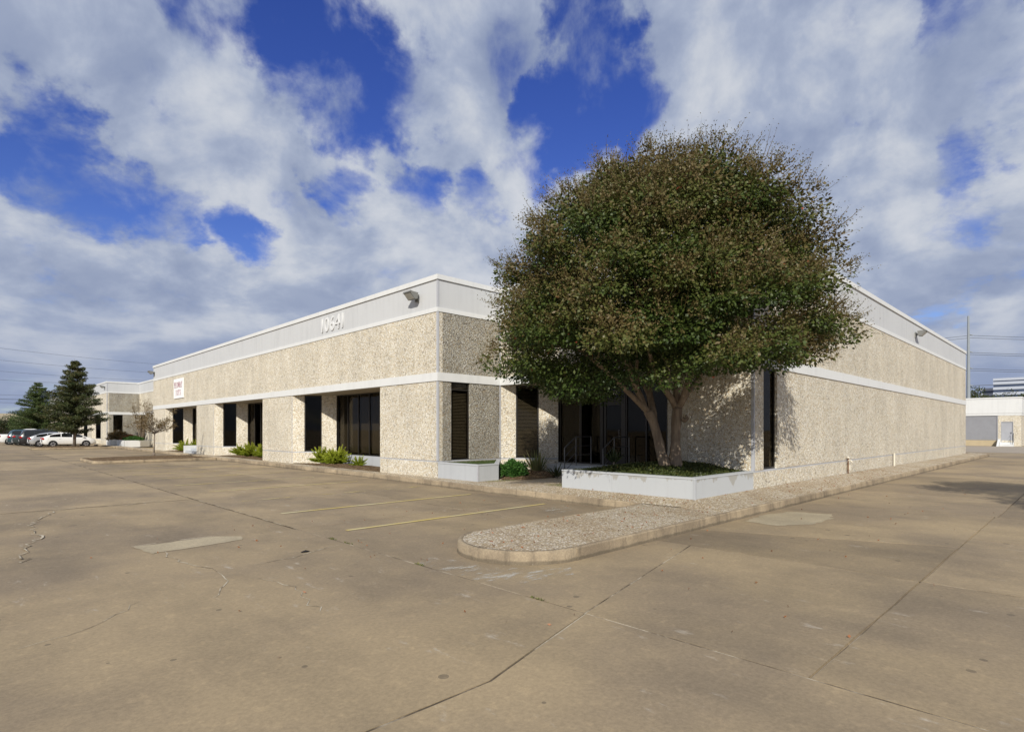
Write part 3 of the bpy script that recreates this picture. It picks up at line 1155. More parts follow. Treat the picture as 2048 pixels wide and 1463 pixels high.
# corner wing wall A -> B with its window
S5 = SEGS[5]
strip_wall(S5, TH, 0.56, 'stone_weathered')
strip_wall(S5, 1.36, 3.0, 'stone_weathered')
base_only(S5, 0.56, 1.36, 'stone_weathered')
window(S5, 0.56, 1.36, Z_LEDGE, Z_BELT0, 1, 0.07, 'slats', transom=3.10)
# entrance recess B -> C
S6 = SEGS[6]
bay(2.8, -7.37, 0.0, 1.48, 'slats', back=False)
strip_wall(S6, 7.37, 9.13)
s3 = Seg((4.28, -1.48), (4.28, -5.89))
part(s3.block(MB(), 0, s3.L, Z_BASE, 0.58, 0.0, TH), 'knee_wall', 'planter_grey')
window(s3, 0.02, 0.98, 0.58, Z_BELT0, 1, 0.08, 'vertical')
window(s3, 0.98, 1.88, 0.58, Z_BELT0, 1, 0.08)
window(s3, 2.86, 4.39, 0.58, Z_BELT0, 2, 0.08)
door = empty('door', (0, 0, 0), BLD)
mb = MB()
for a0, a1 in ((1.88, 1.96), (2.78, 2.86)):
    s3.block(mb, a0, a1, 0.58, Z_BELT0, -0.03, 0.15)
s3.block(mb, 1.96, 2.78, 2.70, 2.80, -0.03, 0.15)
s3.block(mb, 1.96, 2.78, Z_BELT0 - 0.05, Z_BELT0, -0.03, 0.15)
part(mb, 'frame', 'frame_bronze', door)
mb = MB()
for a0, a1, z0, z1 in ((1.97, 2.07, 0.59, 2.69), (2.67, 2.77, 0.59, 2.69), (2.07, 2.67, 0.59, 0.79), (2.07, 2.67, 2.57, 2.69)):
    s3.block(mb, a0, a1, z0, z1, -0.06, 0.10)
part(mb, 'leaf_frame', 'frame_bronze', door)
part(s3.block(MB(), 2.068, 2.672, 0.788, 2.572, -0.075, 0.083), 'pane', 'tinted_glass', door)
part(s3.block(MB(), 1.958, 2.782, 2.798, Z_BELT0 - 0.048, -0.075, 0.083), 'transom_pane', 'tinted_glass', door)
mb = MB()
hx = [s3.at(2.63, q) for q in (-0.03, -0.06)]
mb.tube([(*s3.at(2.62, -0.06), 1.45), (*s3.at(2.62, -0.015), 1.45), (*s3.at(2.62, -0.015), 1.75), (*s3.at(2.62, -0.06), 1.75)], 0.012, 6)
part(mb, 'handle', 'steel_rail', door)
# corner C -> D lower wall
S7 = SEGS[7]
strip_wall(S7, TH, 0.60)
base_only(S7, 0.60, 1.48)
window(S7, 0.60, 1.48, Z_LEDGE, Z_BELT0, 1, 0.09)
strip_wall(S7, 1.48, 11.79 - GAP)
strip_wall(S7, 11.79 + GAP, 23.4 - GAP)
strip_wall(S7, 23.4 + GAP, S7.L)
strip_wall(SEGS[8], TH, SEGS[8].L)
strip_wall(SEGS[3], -TH, 2.9)
# recessed court and second wing
strip_wall(SEGS[2], -TH, 0.6)
base_only(SEGS[2], 0.6, 2.6)
window(SEGS[2], 0.6, 2.6, Z_LEDGE, Z_BELT0, 2, 0.07)
strip_wall(SEGS[2], 2.6, 19.7)
S1 = SEGS[1]
strip_wall(S1, TH, 0.55, 'stone_weathered')
base_only(S1, 0.55, 1.40, 'stone_weathered')
window(S1, 0.55, 1.40, Z_LEDGE, Z_BELT0, 1, 0.07)
strip_wall(S1, 1.40, 3.1, 'stone_weathered')
b2 = [(60.7, 66.4), (69.5, 75.2), (78.3, 84.0), (87.0, 92.7)]
S0 = SEGS[0]
prev = 57.2
for v0, v1 in b2:
    strip_wall(S0, 108 - v0, 108 - prev)
    bay(0.0, v0, v1, 1.2, None, 3)
    prev = v1
strip_wall(S0, 0.0, 108 - prev)
# small white notices behind two panes
for s_, a, z in ((S1, 0.95, 1.55),):
    mb = MB()
    s_.block(mb, a - 0.16, a + 0.16, z, z + 0.14, -0.062, 0.066)
    part(mb, 'door_notice', 'sign_white')

# corner trims and the pale sealed joint at B
for (x, y), oo in (((0, 0), 0.012), ((2.8, -9.13), 0.012), ((0, 57.2), 0.012)):
    for z0, z1 in ((Z_LEDGE, Z_BELT0), (Z_BELT1, Z_STR0), (Z_STR1, Z_CAP0)):
        part(MB().box(x - 0.012, x + 0.055, y - 0.012, y + 0.055, z0 + 0.002, z1 - 0.002), 'corner_trim', 'ledge_grey')
part(MB().box(2.765, 2.798, -0.035, -0.002, Z_LEDGE, Z_BELT0), 'corner_trim', 'ledge_grey')
part(MB().box(2.765, 2.798, -0.035, -0.002, Z_BELT1, Z_STR0), 'corner_trim', 'ledge_grey')
# pale sealant strips standing just inside the panel joints
for v in (11.26, 22.60):
    part(MB().box(-0.006, 0.03, v - 0.02, v + 0.02, Z_BASE, Z_BELT0 - 0.004), 'joint_strip', 'ledge_grey')
# roof deck
rp = [(0.15, 107.9), (0.15, 57.35), (3.05, 57.35), (3.05, 37.35), (0.15, 37.35), (0.15, 0.15), (2.95, 0.15), (2.95, -8.98), (35.45, -8.98), (35.45, 39.9), (20, 107.9)]
part(MB().prism(rp[::-1], 6.05, 6.2), 'roof', 'roofing')
# closed back wall
part(MB().prism([(20, 107.9), (35.45, 39.9), (35.6, 39.9), (20.2, 107.95)], 0, 6.2), 'back_wall', 'grey_fascia')
part(MB().box(0.1, 20.1, 107.95, 108.1, 0, 6.2), 'back_wall', 'grey_fascia')
# dark office floor and partition, seen through the tinted panes
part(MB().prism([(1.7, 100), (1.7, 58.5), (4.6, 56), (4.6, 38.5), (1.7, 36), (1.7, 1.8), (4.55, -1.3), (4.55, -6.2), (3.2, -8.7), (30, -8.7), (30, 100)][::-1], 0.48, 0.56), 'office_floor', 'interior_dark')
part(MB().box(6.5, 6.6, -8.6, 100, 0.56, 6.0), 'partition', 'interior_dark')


def text_mesh(body, size, depth, offset=0.0):
    cu = bpy.data.curves.new('lettering', 'FONT')
    cu.body = body
    cu.size = size
    cu.extrude = depth / 2
    cu.offset = offset
    cu.resolution_u = 4
    cu.align_x = 'CENTER'
    ob = bpy.data.objects.new('lettering_tmp', cu)
    COL.objects.link(ob)
    dg = bpy.context.evaluated_depsgraph_get()
    dg.update()
    me = bpy.data.meshes.new_from_object(ob.evaluated_get(dg))
    bpy.data.objects.remove(ob, do_unlink=True)
    return me


def wall_text(body, size, s, a, z, depth, mname, parent, name, out_=0.0, sx=1.0, offset=0.0):
    """lettering standing on wall line s, centred at a, foot at z"""
    me = text_mesh(body, size, depth, offset)
    x = Vector((s.t.x, s.t.y, 0))
    n = Vector((s.n.x, s.n.y, 0))
    o2 = s.at(a, out_ + depth / 2)
    mt = Matrix((( x.x * sx, 0, n.x, o2[0]), (x.y * sx, 0, n.y, o2[1]), (0, 1, 0, z), (0, 0, 0, 1)))
    me.transform(mt)
    me.materials.clear()
    return link(name, me, mname, parent)


# house number, each numeral a raised piece (reads left to right from the lot)
for ch, v in zip('10641', (8.17, 7.74, 7.26, 6.79, 6.38)):
    wall_text(ch, 0.86, S4, 37.5 - v, 5.91, 0.035, 'numeral_white', BLD, 'numeral', 0.004, 1.0, 0.006)
for ch, a in zip('518', (2.28, 2.37, 2.46)):
    wall_text(ch, 0.17, s3, a, 2.92, 0.006, 'door_sign', door, 'numeral', -0.073, 1.0, 0.002)

# ------------------------------------------------------------------ wall sign
SIGN = tag(empty('wall_sign', (0, 30.15, 4.0)), 'white board with red lettering on the pebble wall', 'sign')
mb = MB()
sgn = Seg((0, 31.35), (0, 28.95))
sgn.block(mb, 0, 2.4, 3.98, 5.36, 0.06, -0.01)
part(mb, 'board', 'sign_white', SIGN)
for word, z, sp in (('MIDWAY', 4.72, 0.335), ('TOYS', 4.18, 0.36)):
    for k, ch in enumerate(word):
        a = 1.2 + (k - (len(word) - 1) / 2) * sp
        o = wall_text(ch, 0.56, sgn, a, z, 0.012, 'sign_red', SIGN, 'letter', 0.06, 0.72, -0.012)
        mb = MB()
        if ch in 'MIWAYT':
            feet = {'M': (-.12, .12), 'I': (0,), 'W': (), 'A': (-.1, .1), 'Y': (0,), 'T': (0,)}[ch]
            tops = {'M': (-.12, .12), 'I': (0,), 'W': (-.13, .13), 'A': (), 'Y': (-.1, .1), 'T': ()}[ch]
            for q in feet:
                sgn.block(mb, a + q - .06, a + q + .06, z - .005, z + .02, 0.0725, -0.061)
            for q in tops:
                sgn.block(mb, a + q - .06, a + q + .06, z + .375, z + .40, 0.0725, -0.061)
            part(mb, 'serif', 'sign_red', o)

# ------------------------------------------------------------------ wall floodlights


def floodlight(s, a, z, label):
    p = s.at(a, 0)
    L = tag(empty('wall_floodlight', (*p, z)), label, 'light', 'floodlights on the parapet')
    def loc(poly, a0, a1):
        vs = [(*s.at(a0, o), z_) for o, z_ in poly] + [(*s.at(a1, o), z_) for o, z_ in poly]
        n = len(poly)
        return vs, [tuple(range(n)), tuple(range(2 * n - 1, n - 1, -1))] + [(i, n + i, n + (i + 1) % n, (i + 1) % n) for i in range(n)]
    part(MB().add(*loc([(0.0, z - .12), (0.0, z + .12), (.05, z + .12), (.05, z - .12)], a - .09, a + .09)), 'wall_plate', 'lamp_grey', L)
    part(MB().add(*loc([(.05, z - .05), (.05, z + .05), (.16, z + .09), (.16, z - .02)], a - .05, a + .05)), 'arm', 'lamp_grey', L)
    part(MB().add(*loc([(.14, z - .06), (.12, z + .15), (.40, z + .17), (.43, z + .11), (.25, z - .08)], a - .2, a + .2)), 'housing', 'lamp_grey', L)
    part(MB().add(*loc([(.262, z - .067), (.432, z + .095), (.438, z + .090), (.268, z - .072)], a - .17, a + .17)), 'lens', 'lamp_glass', L)
    part(MB().add(*loc([(.40, z + .172), (.43, z + .115), (.47, z + .125), (.43, z + .185)], a - .21, a + .21)), 'visor', 'lamp_grey', L)
    return L


floodlight(S4, 37.5 - 1.12, 6.22, 'grey floodlight on the parapet close to the near corner of the building')
floodlight(S4, 0.35, 6.22, 'grey floodlight at the far end of the parapet above the board sign')
floodlight(S7, 17.97, 6.17, 'grey floodlight on the parapet of the right hand wall')
floodlight(S0, 108 - 58.2, 6.22, 'small grey floodlight on the parapet of the far wing')

# ------------------------------------------------------------------ planters, steps, rails
def wall_ring(poly, closed, w, z0, z1, capo=0.012):
    mb = MB()
    n = len(poly)
    for i in range(n if closed else n - 1):
        s = Seg(poly[i], poly[(i + 1) % n])
        s.block(mb, -0.0 if i == 0 else w, s.L, z0, z1 - 0.05, 0.0, w)
        s.block(mb, -0.0 if i == 0 else w, s.L + capo, z1 - 0.047, z1, capo, w + capo)
    return mb


PL = tag(empty('planter_box', (1.3, -7.3, 0.2)), 'long low white painted planter wall around the big tree, paint peeling', 'planter')
w = 0.16
sA = Seg((-0.13, -5.45), (-0.13, -9.13))
sB = Seg((-0.13, -9.13), (2.79, -9.13))
for a0, a1 in ((0.0, 1.55), (1.556, sA.L)):
    part(sA.block(MB(), a0, a1, 0.1, 0.695, 0.0, w), 'side_panel', 'planter_paint', PL)
part(sA.block(MB(), 0, sA.L + 0.012, 0.698, 0.735, 0.012, w + 0.01), 'cap', 'planter_paint', PL)
part(sB.block(MB(), w, sB.L, 0.1, 0.695, 0.0, w), 'side_panel', 'planter_paint', PL)
part(sB.block(MB(), w + 0.012, sB.L, 0.698, 0.735, 0.012, w + 0.01), 'cap', 'planter_paint', PL)
sC = Seg((2.6, -5.45), (-0.13 + w, -5.45))
part(sC.block(MB(), 0, sC.L, 0.1, 0.72, 0.0, w), 'side_panel', 'planter_paint', PL)
part(MB().box(-0.145, -0.09, -9.145, -9.09, 0.1, 0.696), 'corner_trim', 'planter_grey', PL)
# soil mound
vs, fs = [], []
nu, nv = 14, 18
for j in range(nv + 1):
    for i in range(nu + 1):
        u = 0.02 + (3.05 - 0.02) * i / nu
        v = -8.98 + (8.98 - 5.6) * j / nv
        e = min(u - 0.02, v + 8.98, -5.6 - v)
        vs.append((min(u, 2.78) if v < -7.3 else u, v, 0.66 + 0.16 * smooth01(e / 1.2)))
for j in range(nv):
    for i in range(nu):
        fs.append((j * (nu + 1) + i, j * (nu + 1) + i + 1, (j + 1) * (nu + 1) + i + 1, (j + 1) * (nu + 1) + i))
part(MB().add(vs, fs), 'soil', 'mulch', PL)


def soil_z(u, v):
    return 0.66 + 0.16 * smooth01(min(u - 0.02, v + 8.98, -5.6 - v) / 1.2)


# ground cover of small leaves
def cover_obj(name, P2, zf, m, hl, ll, lw, up=0.6, label=None, cat='plant'):
    z = np.array([zf(a, b) for a, b in P2])
    n = len(P2)
    P = np.column_stack([P2, z + RNG.random(n) ** 1.3 * hl])
    D = RNG.normal(size=P.shape)
    D[:, 2] = np.abs(D[:, 2]) * up + 0.1
    V = leaf_quads(P, D, RNG.uniform(.7, 1.3, n) * ll, RNG.uniform(.7, 1.3, n) * lw)
    t = np.clip(0.15 + 0.5 * (P[:, 2] - z) / hl + RNG.normal(size=n) * 0.17, 0, 0.9)
    t[RNG.random(n) < 0.006] = 1.0
    o = quads_mesh(name, V, t, m)
    stuff(o)
    o['label'] = label
    o['category'] = cat
    return o


P2 = np.column_stack([RNG.uniform(0.03, 3.0, 26000), RNG.uniform(-8.97, -5.62, 26000)])
P2 = P2[~((P2[:, 0] > 2.72) & (P2[:, 1] < -7.3))]
cover_obj('ground_cover', P2, soil_z, 'leaf_cover', 0.07, 0.045, 0.03, 0.7, 'low dark green ground cover filling the planter under the big tree', 'ground cover')

# corner planter by A
PA = tag(empty('planter_box', (0.8, -1.0, 0.2)), 'small pale grey planter at the near corner of the building below the blinds window', 'planter')
ring = [(0.0, -0.02), (0.0, -2.0), (0.86, -2.0), (2.72, -0.12)]
for k in range(3):
    s = Seg(ring[k], ring[k + 1])
    a0 = 0.0 if k == 0 else 0.13
    part(s.block(MB(), a0, s.L - (0.09 if k == 2 else 0), 0.1, 0.655, 0.0, 0.13), 'side_panel', 'planter_grey', PA)
    part(s.block(MB(), a0, s.L + (0.012 if k < 2 else -0.09), 0.658, 0.70, 0.012, 0.14), 'cap', 'planter_grey', PA)
part(MB().box(-0.014, 0.04, -2.014, -1.96, 0.1, 0.656), 'corner_trim', 'ledge_grey', PA)
part(MB().add([(0.1, -0.03, 0.60), (0.1, -1.9, 0.60), (0.86, -1.9, 0.60), (2.6, -0.1, 0.60)], [(0, 1, 2, 3)]), 'soil', 'mulch', PA)


def in_poly(P, poly):
    c = np.zeros(len(P), bool)
    n = len(poly)
    for i in range(n):
        (x1, y1), (x2, y2) = poly[i], poly[(i + 1) % n]
        cond = ((y1 > P[:, 1]) != (y2 > P[:, 1])) & (P[:, 0] < (x2 - x1) * (P[:, 1] - y1) / (y2 - y1 + 1e-12) + x1)
        c ^= cond
    return c


def blades(name, P2, zf, m, h, wd, lean, label, cat='grass'):
    n = len(P2)
    z = np.array([zf(a, b) for a, b in P2])
    P = np.column_stack([P2, z - 0.01])
    D = np.column_stack([RNG.normal(size=n) * lean, RNG.normal(size=n) * lean, np.ones(n)])
    V = leaf_quads(P, D, RNG.uniform(.6, 1.2, n) * h, np.full(n, wd))
    o = stuff(quads_mesh(name, V, RNG.random(n), m))
    o['label'] = label
    o['category'] = cat
    return o


Q = np.column_stack([RNG.uniform(0.1, 2.6, 9000), RNG.uniform(-1.9, -0.05, 9000)])
Q = Q[in_poly(Q, [(0.14, -0.05), (0.14, -1.86), (0.84, -1.86), (2.5, -0.14)])]
blades('grass', Q, lambda a, b: 0.60, 'leaf_green', 0.12, 0.012, 0.35, 'short green grass growing in the corner planter')

# mulch bed between corner planter and entrance walk
BED = [(0.9, -2.08), (2.9, -0.1), (3.9, -1.2), (3.3, -1.62), (3.25, -2.6), (2.2, -2.75), (1.3, -2.6)]
mbd = MB()
cx_, cy_ = 2.4, -1.6
ringp = []
for i in range(len(BED)):
    ringp += rag(BED[i], BED[(i + 1) % len(BED)], 0.3, 0.03)
nn = len(ringp)
vs = [(cx_ + (x - cx_) * q, cy_ + (y - cy_) * q, max(0.19, zs(x, y)) + z + random.uniform(-.012, .012)) for q, z in ((1.0, 0.012), (0.85, 0.05), (0.5, 0.085), (0.15, 0.09)) for x, y in ringp]
mbd.add(vs, [(j * nn + i, j * nn + (i + 1) % nn, (j + 1) * nn + (i + 1) % nn, (j + 1) * nn + i) for j in range(3) for i in range(nn)] + [tuple(range(3 * nn, 4 * nn))])
struct(mbd.build('mulch_bed', 'mulch'))
# sparse turf beside the walk
Q = np.column_stack([RNG.uniform(-0.2, 1.4, 5200), RNG.uniform(-5.4, -2.1, 5200)])
Q = Q[in_poly(Q, [(0.1, -2.1), (0.95, -2.2), (1.2, -2.5), (0.5, -2.45), (0.15, -2.3)]) | in_poly(Q, [(-0.05, -5.4), (-0.05, -4.75), (0.9, -5.05), (0.9, -5.4)])]
blades('grass', Q, zs, 'leaf_grass', 0.05, 0.009, 0.6, 'thin dry grass on the ground beside the entrance walk')

# beds in the window recesses
for k, (v0, v1) in enumerate(BAYS):
    a = 0.02
    poly = [(a, v0 + 0.03), (a, v1 - 0.03), (1.42, v1 - 1.46), (1.42, v0 + 1.46)]
    c = (0.75, (v0 + v1) / 2)
    rp_ = []
    for i in range(4):
        rp_ += rag(poly[i], poly[(i + 1) % 4], 0.6, 0.02)
    nn = len(rp_)
    vs = [(c[0] + (x - c[0]) * q, c[1] + (y - c[1]) * q, 0.18 + z + random.uniform(-.012, .012)) for q, z in ((1.0, 0.012), (0.85, 0.04), (0.5, 0.08), (0.15, 0.10)) for x, y in rp_]
    mbd = MB().add(vs, [(j * nn + (i + 1) % nn, j * nn + i, (j + 1) * nn + i, (j + 1) * nn + (i + 1) % nn) for j in range(3) for i in range(nn)] + [tuple(range(4 * nn - 1, 3 * nn - 1, -1))])
    struct(mbd.build('mulch_bed', 'mulch'))

# entrance landing and steps
ST = tag(empty('entrance_steps', (3.3, -3.8, 0.2)), 'pale concrete landing with steps up to the glass entrance door', 'steps')
part(MB().box(3.36, 4.27, -5.85, -1.75, 0.1, 0.58), 'landing', 'planter_grey', ST)
part(MB().box(3.09, 3.357, -4.62, -2.98, 0.1, 0.45), 'step', 'planter_grey', ST)
part(MB().box(2.82, 3.087, -4.62, -2.98, 0.1, 0.32), 'step', 'planter_grey', ST)


def rail(v, label):
    R = tag(empty('handrail', (2.83, v, 0.2)), label, 'handrail', 'entrance handrails')
    top = [(2.80, v, 1.16), (3.38, v, 1.52), (4.18, v, 1.52)]
    part(MB().tube(top, 0.019, 8), 'top_rail', 'steel_rail', R)
    for q in (0.28, 0.52, 0.74):
        part(MB().tube([(x, y, z - q) for x, y, z in (top[0], top[1])], 0.011, 6), 'mid_rail', 'steel_rail', R)
    for q in (0.30, 0.60):
        part(MB().tube([(x, y, z - q) for x, y, z in (top[1], top[2])], 0.011, 6), 'mid_rail', 'steel_rail', R)
    for u, z0, z1 in ((2.80, 0.16, 1.16), (3.38, 0.55, 1.52), (4.18, 0.55, 1.52)):
        part(MB().tube([(u, v, z0), (u, v, z1)], 0.019, 8), 'post', 'steel_rail', R)


rail(-3.04, 'dark steel handrail on the left side of the entrance steps')
rail(-4.57, 'dark steel handrail on the right side of the entrance steps')
# white steps at the third recess
S2_ = tag(empty('entrance_steps', (0.4, 27.9, 0.2)), 'small white concrete steps at the far recess beneath the board sign', 'steps')
for k, (u0, z1) in enumerate(((-0.1, 0.34), (0.22, 0.48), (0.54, 0.62))):
    part(MB().box(u0, u0 + (0.32 if k < 2 else 0.9), 26.2 + 0.0, 28.3, 0.12, z1), 'step', 'planter_grey', S2_)
part(MB().box(-0.15, 0.9, 28.303, 28.5, 0.12, 0.68), 'side_wall', 'white_trim', S2_)

# planters at the far court
for k, (poly, lab) in enumerate((([(-0.1, 56.9), (-0.1, 54.4), (1.2, 54.4), (2.4, 55.6)], 'white planter with a rounded brown shrub at the far wing corner'),
                                 ([(0.3, 53.9), (0.3, 50.2), (1.6, 50.2), (2.6, 51.2)], 'white planter of low hedge in front of the recessed court wall'))):
    pp = tag(empty('planter_box', (poly[1][0], poly[1][1], 0.15)), lab, 'planter')
    for a, b in zip(poly[:-1], poly[1:]):
        s = Seg(a, b)
        part(s.block(MB(), 0.0, s.L - 0.005, 0.08, 0.72, 0.0, 0.12), 'side_panel', 'white_trim', pp)
    part(MB().add([(x, y, 0.66) for x, y in poly], [(0, 1, 2, 3)]), 'soil', 'mulch', pp)

# pipes on the right wall
hb = tag(empty('hose_bib', (10.25, -9.2, 0.27)), 'old tap on a rusty standpipe against the right hand wall', 'tap')
part(MB().tube([(10.25, -9.19, 0.2), (10.25, -9.19, 0.80)], 0.022, 8), 'pipe', 'pipe_rust', hb)
part(MB().tube([(10.25, -9.19, 0.72), (10.25, -9.27, 0.72), (10.25, -9.32, 0.66)], 0.022, 8), 'spout', 'pipe_white', hb)
part(MB().tube([(10.25, -9.19, 0.80), (10.25, -9.19, 0.84)], [0.05, 0.05], 8), 'valve_wheel', 'pipe_white', hb)
part(MB().box(10.27, 10.36, -9.25, -9.14, 0.42, 0.56), 'valve_body', 'pipe_white', hb)
vp = tag(empty('vent_pipe', (16.5, -9.2, 0.25)), 'short white pipe stub against the right hand wall', 'pipe')
part(MB().tube([(16.5, -9.20, 0.15), (16.5, -9.20, 0.74)], 0.032, 10), 'tube', 'pipe_white', vp)
part(MB().tube([(16.5, -9.20, 0.74), (16.5, -9.20, 0.79)], 0.040, 10), 'cap', 'pipe_white', vp)

# ------------------------------------------------------------------ plants


def plume_fern(u, v, z, n, h, label):
    """foxtail fern: arching bottlebrush plumes"""
    r = tag(empty('foxtail_fern', (u, v, z)), label, 'fern', 'bright green ferns in the window beds')
    Ps, Ds, Ls = [], [], []
    for k in range(n):
        az = RNG.uniform(0, 2 * math.pi)
        tilt = RNG.uniform(0.15, 1.25)
        L = h * RNG.uniform(0.7, 1.15)
        d = np.array([math.cos(az) * math.sin(tilt), math.sin(az) * math.sin(tilt), math.cos(tilt)])
        m = 34
        t = np.linspace(0.05, 1, m)
        base = np.array([u, v, z]) + np.array([math.cos(az), math.sin(az), 0]) * 0.05
        ax = base + np.outer(t * L, d)
        ax[:, 2] -= (t ** 2) * L * 0.22 * math.sin(tilt)
        for q in range(5):
            rad = unit(RNG.normal(size=(m, 3)))
            Ps.append(ax)
            Ds.append(rad * 0.8 + d * 0.9)
            Ls.append(0.085 * h / 0.6 * (1 - 0.75 * t ** 2) + 0.015)
    P, D, L = np.concatenate(Ps), np.concatenate(Ds), np.concatenate(Ls)
    V = leaf_quads(P, D, L, L * 0.34)
    V[:, :, 2] = np.maximum(V[:, :, 2], z + 0.01)
    V[:, :, 0] = np.minimum(V[:, :, 0], 1.42)
    tone = np.clip(0.5 + 0.6 * (P[:, 2] - z - 0.25) + RNG.normal(size=len(P)) * 0.15, 0, 1)
    quads_mesh('fronds', V, tone, 'leaf_fern', r)
    st = MB().tube([(u, v, z - 0.05), (u, v, z + 0.1)], [0.06, 0.02], 6)
    part(st, 'crown', 'bark_grey', r)
    return r


for u, v, n, h, lab in ((0.78, 9.75, 42, 0.72, 'bright green foxtail fern, the left one below the nearest recess windows'),
                        (0.68, 8.25, 50, 0.80, 'bright green foxtail fern, the larger right one below the nearest recess windows'),
                        (0.72, 6.35, 22, 0.42, 'small low foxtail fern beside the larger ones in the nearest recess'),
                        (0.72, 19.9, 40, 0.72, 'bright green foxtail fern, the left one in the middle recess bed'),
                        (0.66, 18.2, 46, 0.80, 'bright green foxtail fern, the right one in the middle recess bed'),
                        (0.78, 16.9, 40, 0.72, 'bright green foxtail fern against the pier in the middle recess bed'),
                        (0.40, 30.4, 44, 0.86, 'bright green foxtail fern beside the small white steps'),
                        (0.80, 29.2, 40, 0.80, 'bright green foxtail fern behind the small white steps')):
    plume_fern(u, v, 0.26, n, h, lab)


def bush(name, c, r, n, m, ll, lw, label, cat='shrub', squash=0.8, zmin=None, group=None):
    R = tag(empty(name, (c[0], c[1], c[2])), label, cat, group)
    d = unit(RNG.normal(size=(n, 3)))
    d[:, 2] = np.abs(d[:, 2]) * 1.0 - 0.15
    lump = 1 + 0.16 * np.sin(d[:, 0] * 7 + c[0]) * np.sin(d[:, 1] * 6 + 1) + 0.10 * np.sin(d[:, 2] * 11 + d[:, 0] * 5)
    q = RNG.random(n) ** 0.35 * lump
    P = d * q[:, None] * r
    P[:, 2] *= squash
    P += np.array(c) + np.array([0, 0, r * 0.2])
    P[:, 2] = np.maximum(P[:, 2], c[2] + 0.02)
    D = d + RNG.normal(size=(n, 3)) * 0.7
    V = leaf_quads(P, D, RNG.uniform(.7, 1.3, n) * ll, RNG.uniform(.7, 1.3, n) * lw)
    quads_mesh('foliage', V, np.clip(q * 0.6 + RNG.normal(size=n) * 0.2 - 0.05, 0, 1), m, R)
    mb = MB()
    for k in range(6):
        a = k * 1.05
        mb.tube([(c[0], c[1], c[2] - 0.06), (c[0] + math.cos(a) * r * .4, c[1] + math.sin(a) * r * .4, c[2] + r * squash * 0.7)], [r * 0.05, r * 0.02], 5)
    part(mb, 'stems', 'bark_grey', R)
    return R


bush('boxwood_shrub', (1.75, -1.75, 0.24), 0.50, 5200, 'leaf_box', 0.065, 0.042, 'dense dark green clipped shrub right of the small corner planter', squash=0.95)
# strap leaved clump
IR = tag(empty('iris_clump', (2.75, -1.85, 0.26)), 'clump of upright yellow green strap leaves below the blinds in the entrance side wall', 'plant')
n = 130
az = RNG.uniform(0, 2 * math.pi, n)
til = np.abs(RNG.normal(size=n)) * 0.38 + 0.05
d = np.column_stack([np.cos(az) * np.sin(til), np.sin(az) * np.sin(til), np.cos(til)])
P = np.array([2.75, -1.85, 0.24]) + np.column_stack([np.cos(az), np.sin(az), np.zeros(n)]) * RNG.uniform(0, .1, n)[:, None]
V = leaf_quads(P, d, RNG.uniform(.45, .95, n), np.full(n, 0.035))
quads_mesh('leaves', V, RNG.random(n), 'leaf_iris', IR)
part(MB().tube([(2.75, -1.85, 0.15), (2.75, -1.85, 0.32)], [0.11, 0.05], 7), 'crown', 'bark_grey', IR)
for u, v, z, nlv, lab in ((2.55, -2.92, 0.2, 26, 'spiky dark leaved plant at the foot of the left handrail'),
                          (2.55, -5.15, 0.75, 40, 'spiky dark leaved plant behind the planter by the right handrail')):
    r = tag(empty('yucca_plant', (u, v, z)), lab, 'plant')
    az = RNG.uniform(0, 2 * math.pi, nlv)
    til = RNG.uniform(0.15, 1.0, nlv)
    d = np.column_stack([np.cos(az) * np.sin(til), np.sin(az) * np.sin(til), np.cos(til)])
    P = np.tile(np.array([u, v, z]), (nlv, 1))
    quads_mesh('leaves', leaf_quads(P, d, RNG.uniform(.35, .62, nlv), np.full(nlv, 0.04)), RNG.random(nlv) * 0.6, 'leaf_dark', r)
    part(MB().tube([(u, v, z - 0.1 if z < .5 else .2), (u, v, z + 0.06)], [0.05, 0.04], 6), 'crown', 'bark_grey', r)
bush('round_shrub', (0.7, 55.6, 0.66), 0.95, 4200, 'leaf_brown', 0.10, 0.07, 'rounded olive brown shrub in the white planter at the far wing corner', squash=1.05)
bush('red_shrub', (1.4, 53.2, 0.64), 0.8, 2600, 'leaf_red', 0.10, 0.07, 'low reddish shrub in the white planter of the far court', squash=0.62)
for k, (u, v, ps) in enumerate(((1.2, 52.0, 'left'), (1.3, 50.9, 'right'))):
    bush('low_hedge', (u, v, 0.64), 0.72, 2400, 'leaf_box', 0.09, 0.06, 'low green hedge clump, the %s one in the far court planter' % ps, squash=0.5)


def leaf_cloud(C, R, n, ll, lw, flat, droop, rng=RNG):
    """leaves spread through ellipsoidal clumps; returns face array, normalised radius"""
    idx = rng.integers(0, len(C), n)
    d = unit(rng.normal(size=(n, 3)))
    q = rng.random(n) ** 0.5
    P = C[idx] + d * q[:, None] * R[idx][:, None] * np.array([1.0, 1.0, flat])
    D = d + rng.normal(size=(n, 3)) * 0.8
    D[:, 2] += droop
    V = leaf_quads(P, D, rng.uniform(.65, 1.35, n) * ll, rng.uniform(.65, 1.35, n) * lw, rng)
    return P, V, idx, q


def wpt(px_, py_, depth):
    c, z = (px_ - 1024) / 1138.6, -(py_ - 859) / 1138.6
    return Vector((CAM_U + depth * (FU + RU * c), CAM_V + depth * (FV + RV * c), EYE + depth * z))


# ---- the big crape myrtle
TREE = tag(empty('crape_myrtle_tree', (1.27, -7.73, 0.8)), 'big round crowned tree with twin pale trunks growing in the long planter', 'tree')
TD = 13.95


def tp(zx, zy, dd=0.0):
    return wpt(1200 + zx / 6.096, 700 + zy / 6.096, TD + dd)


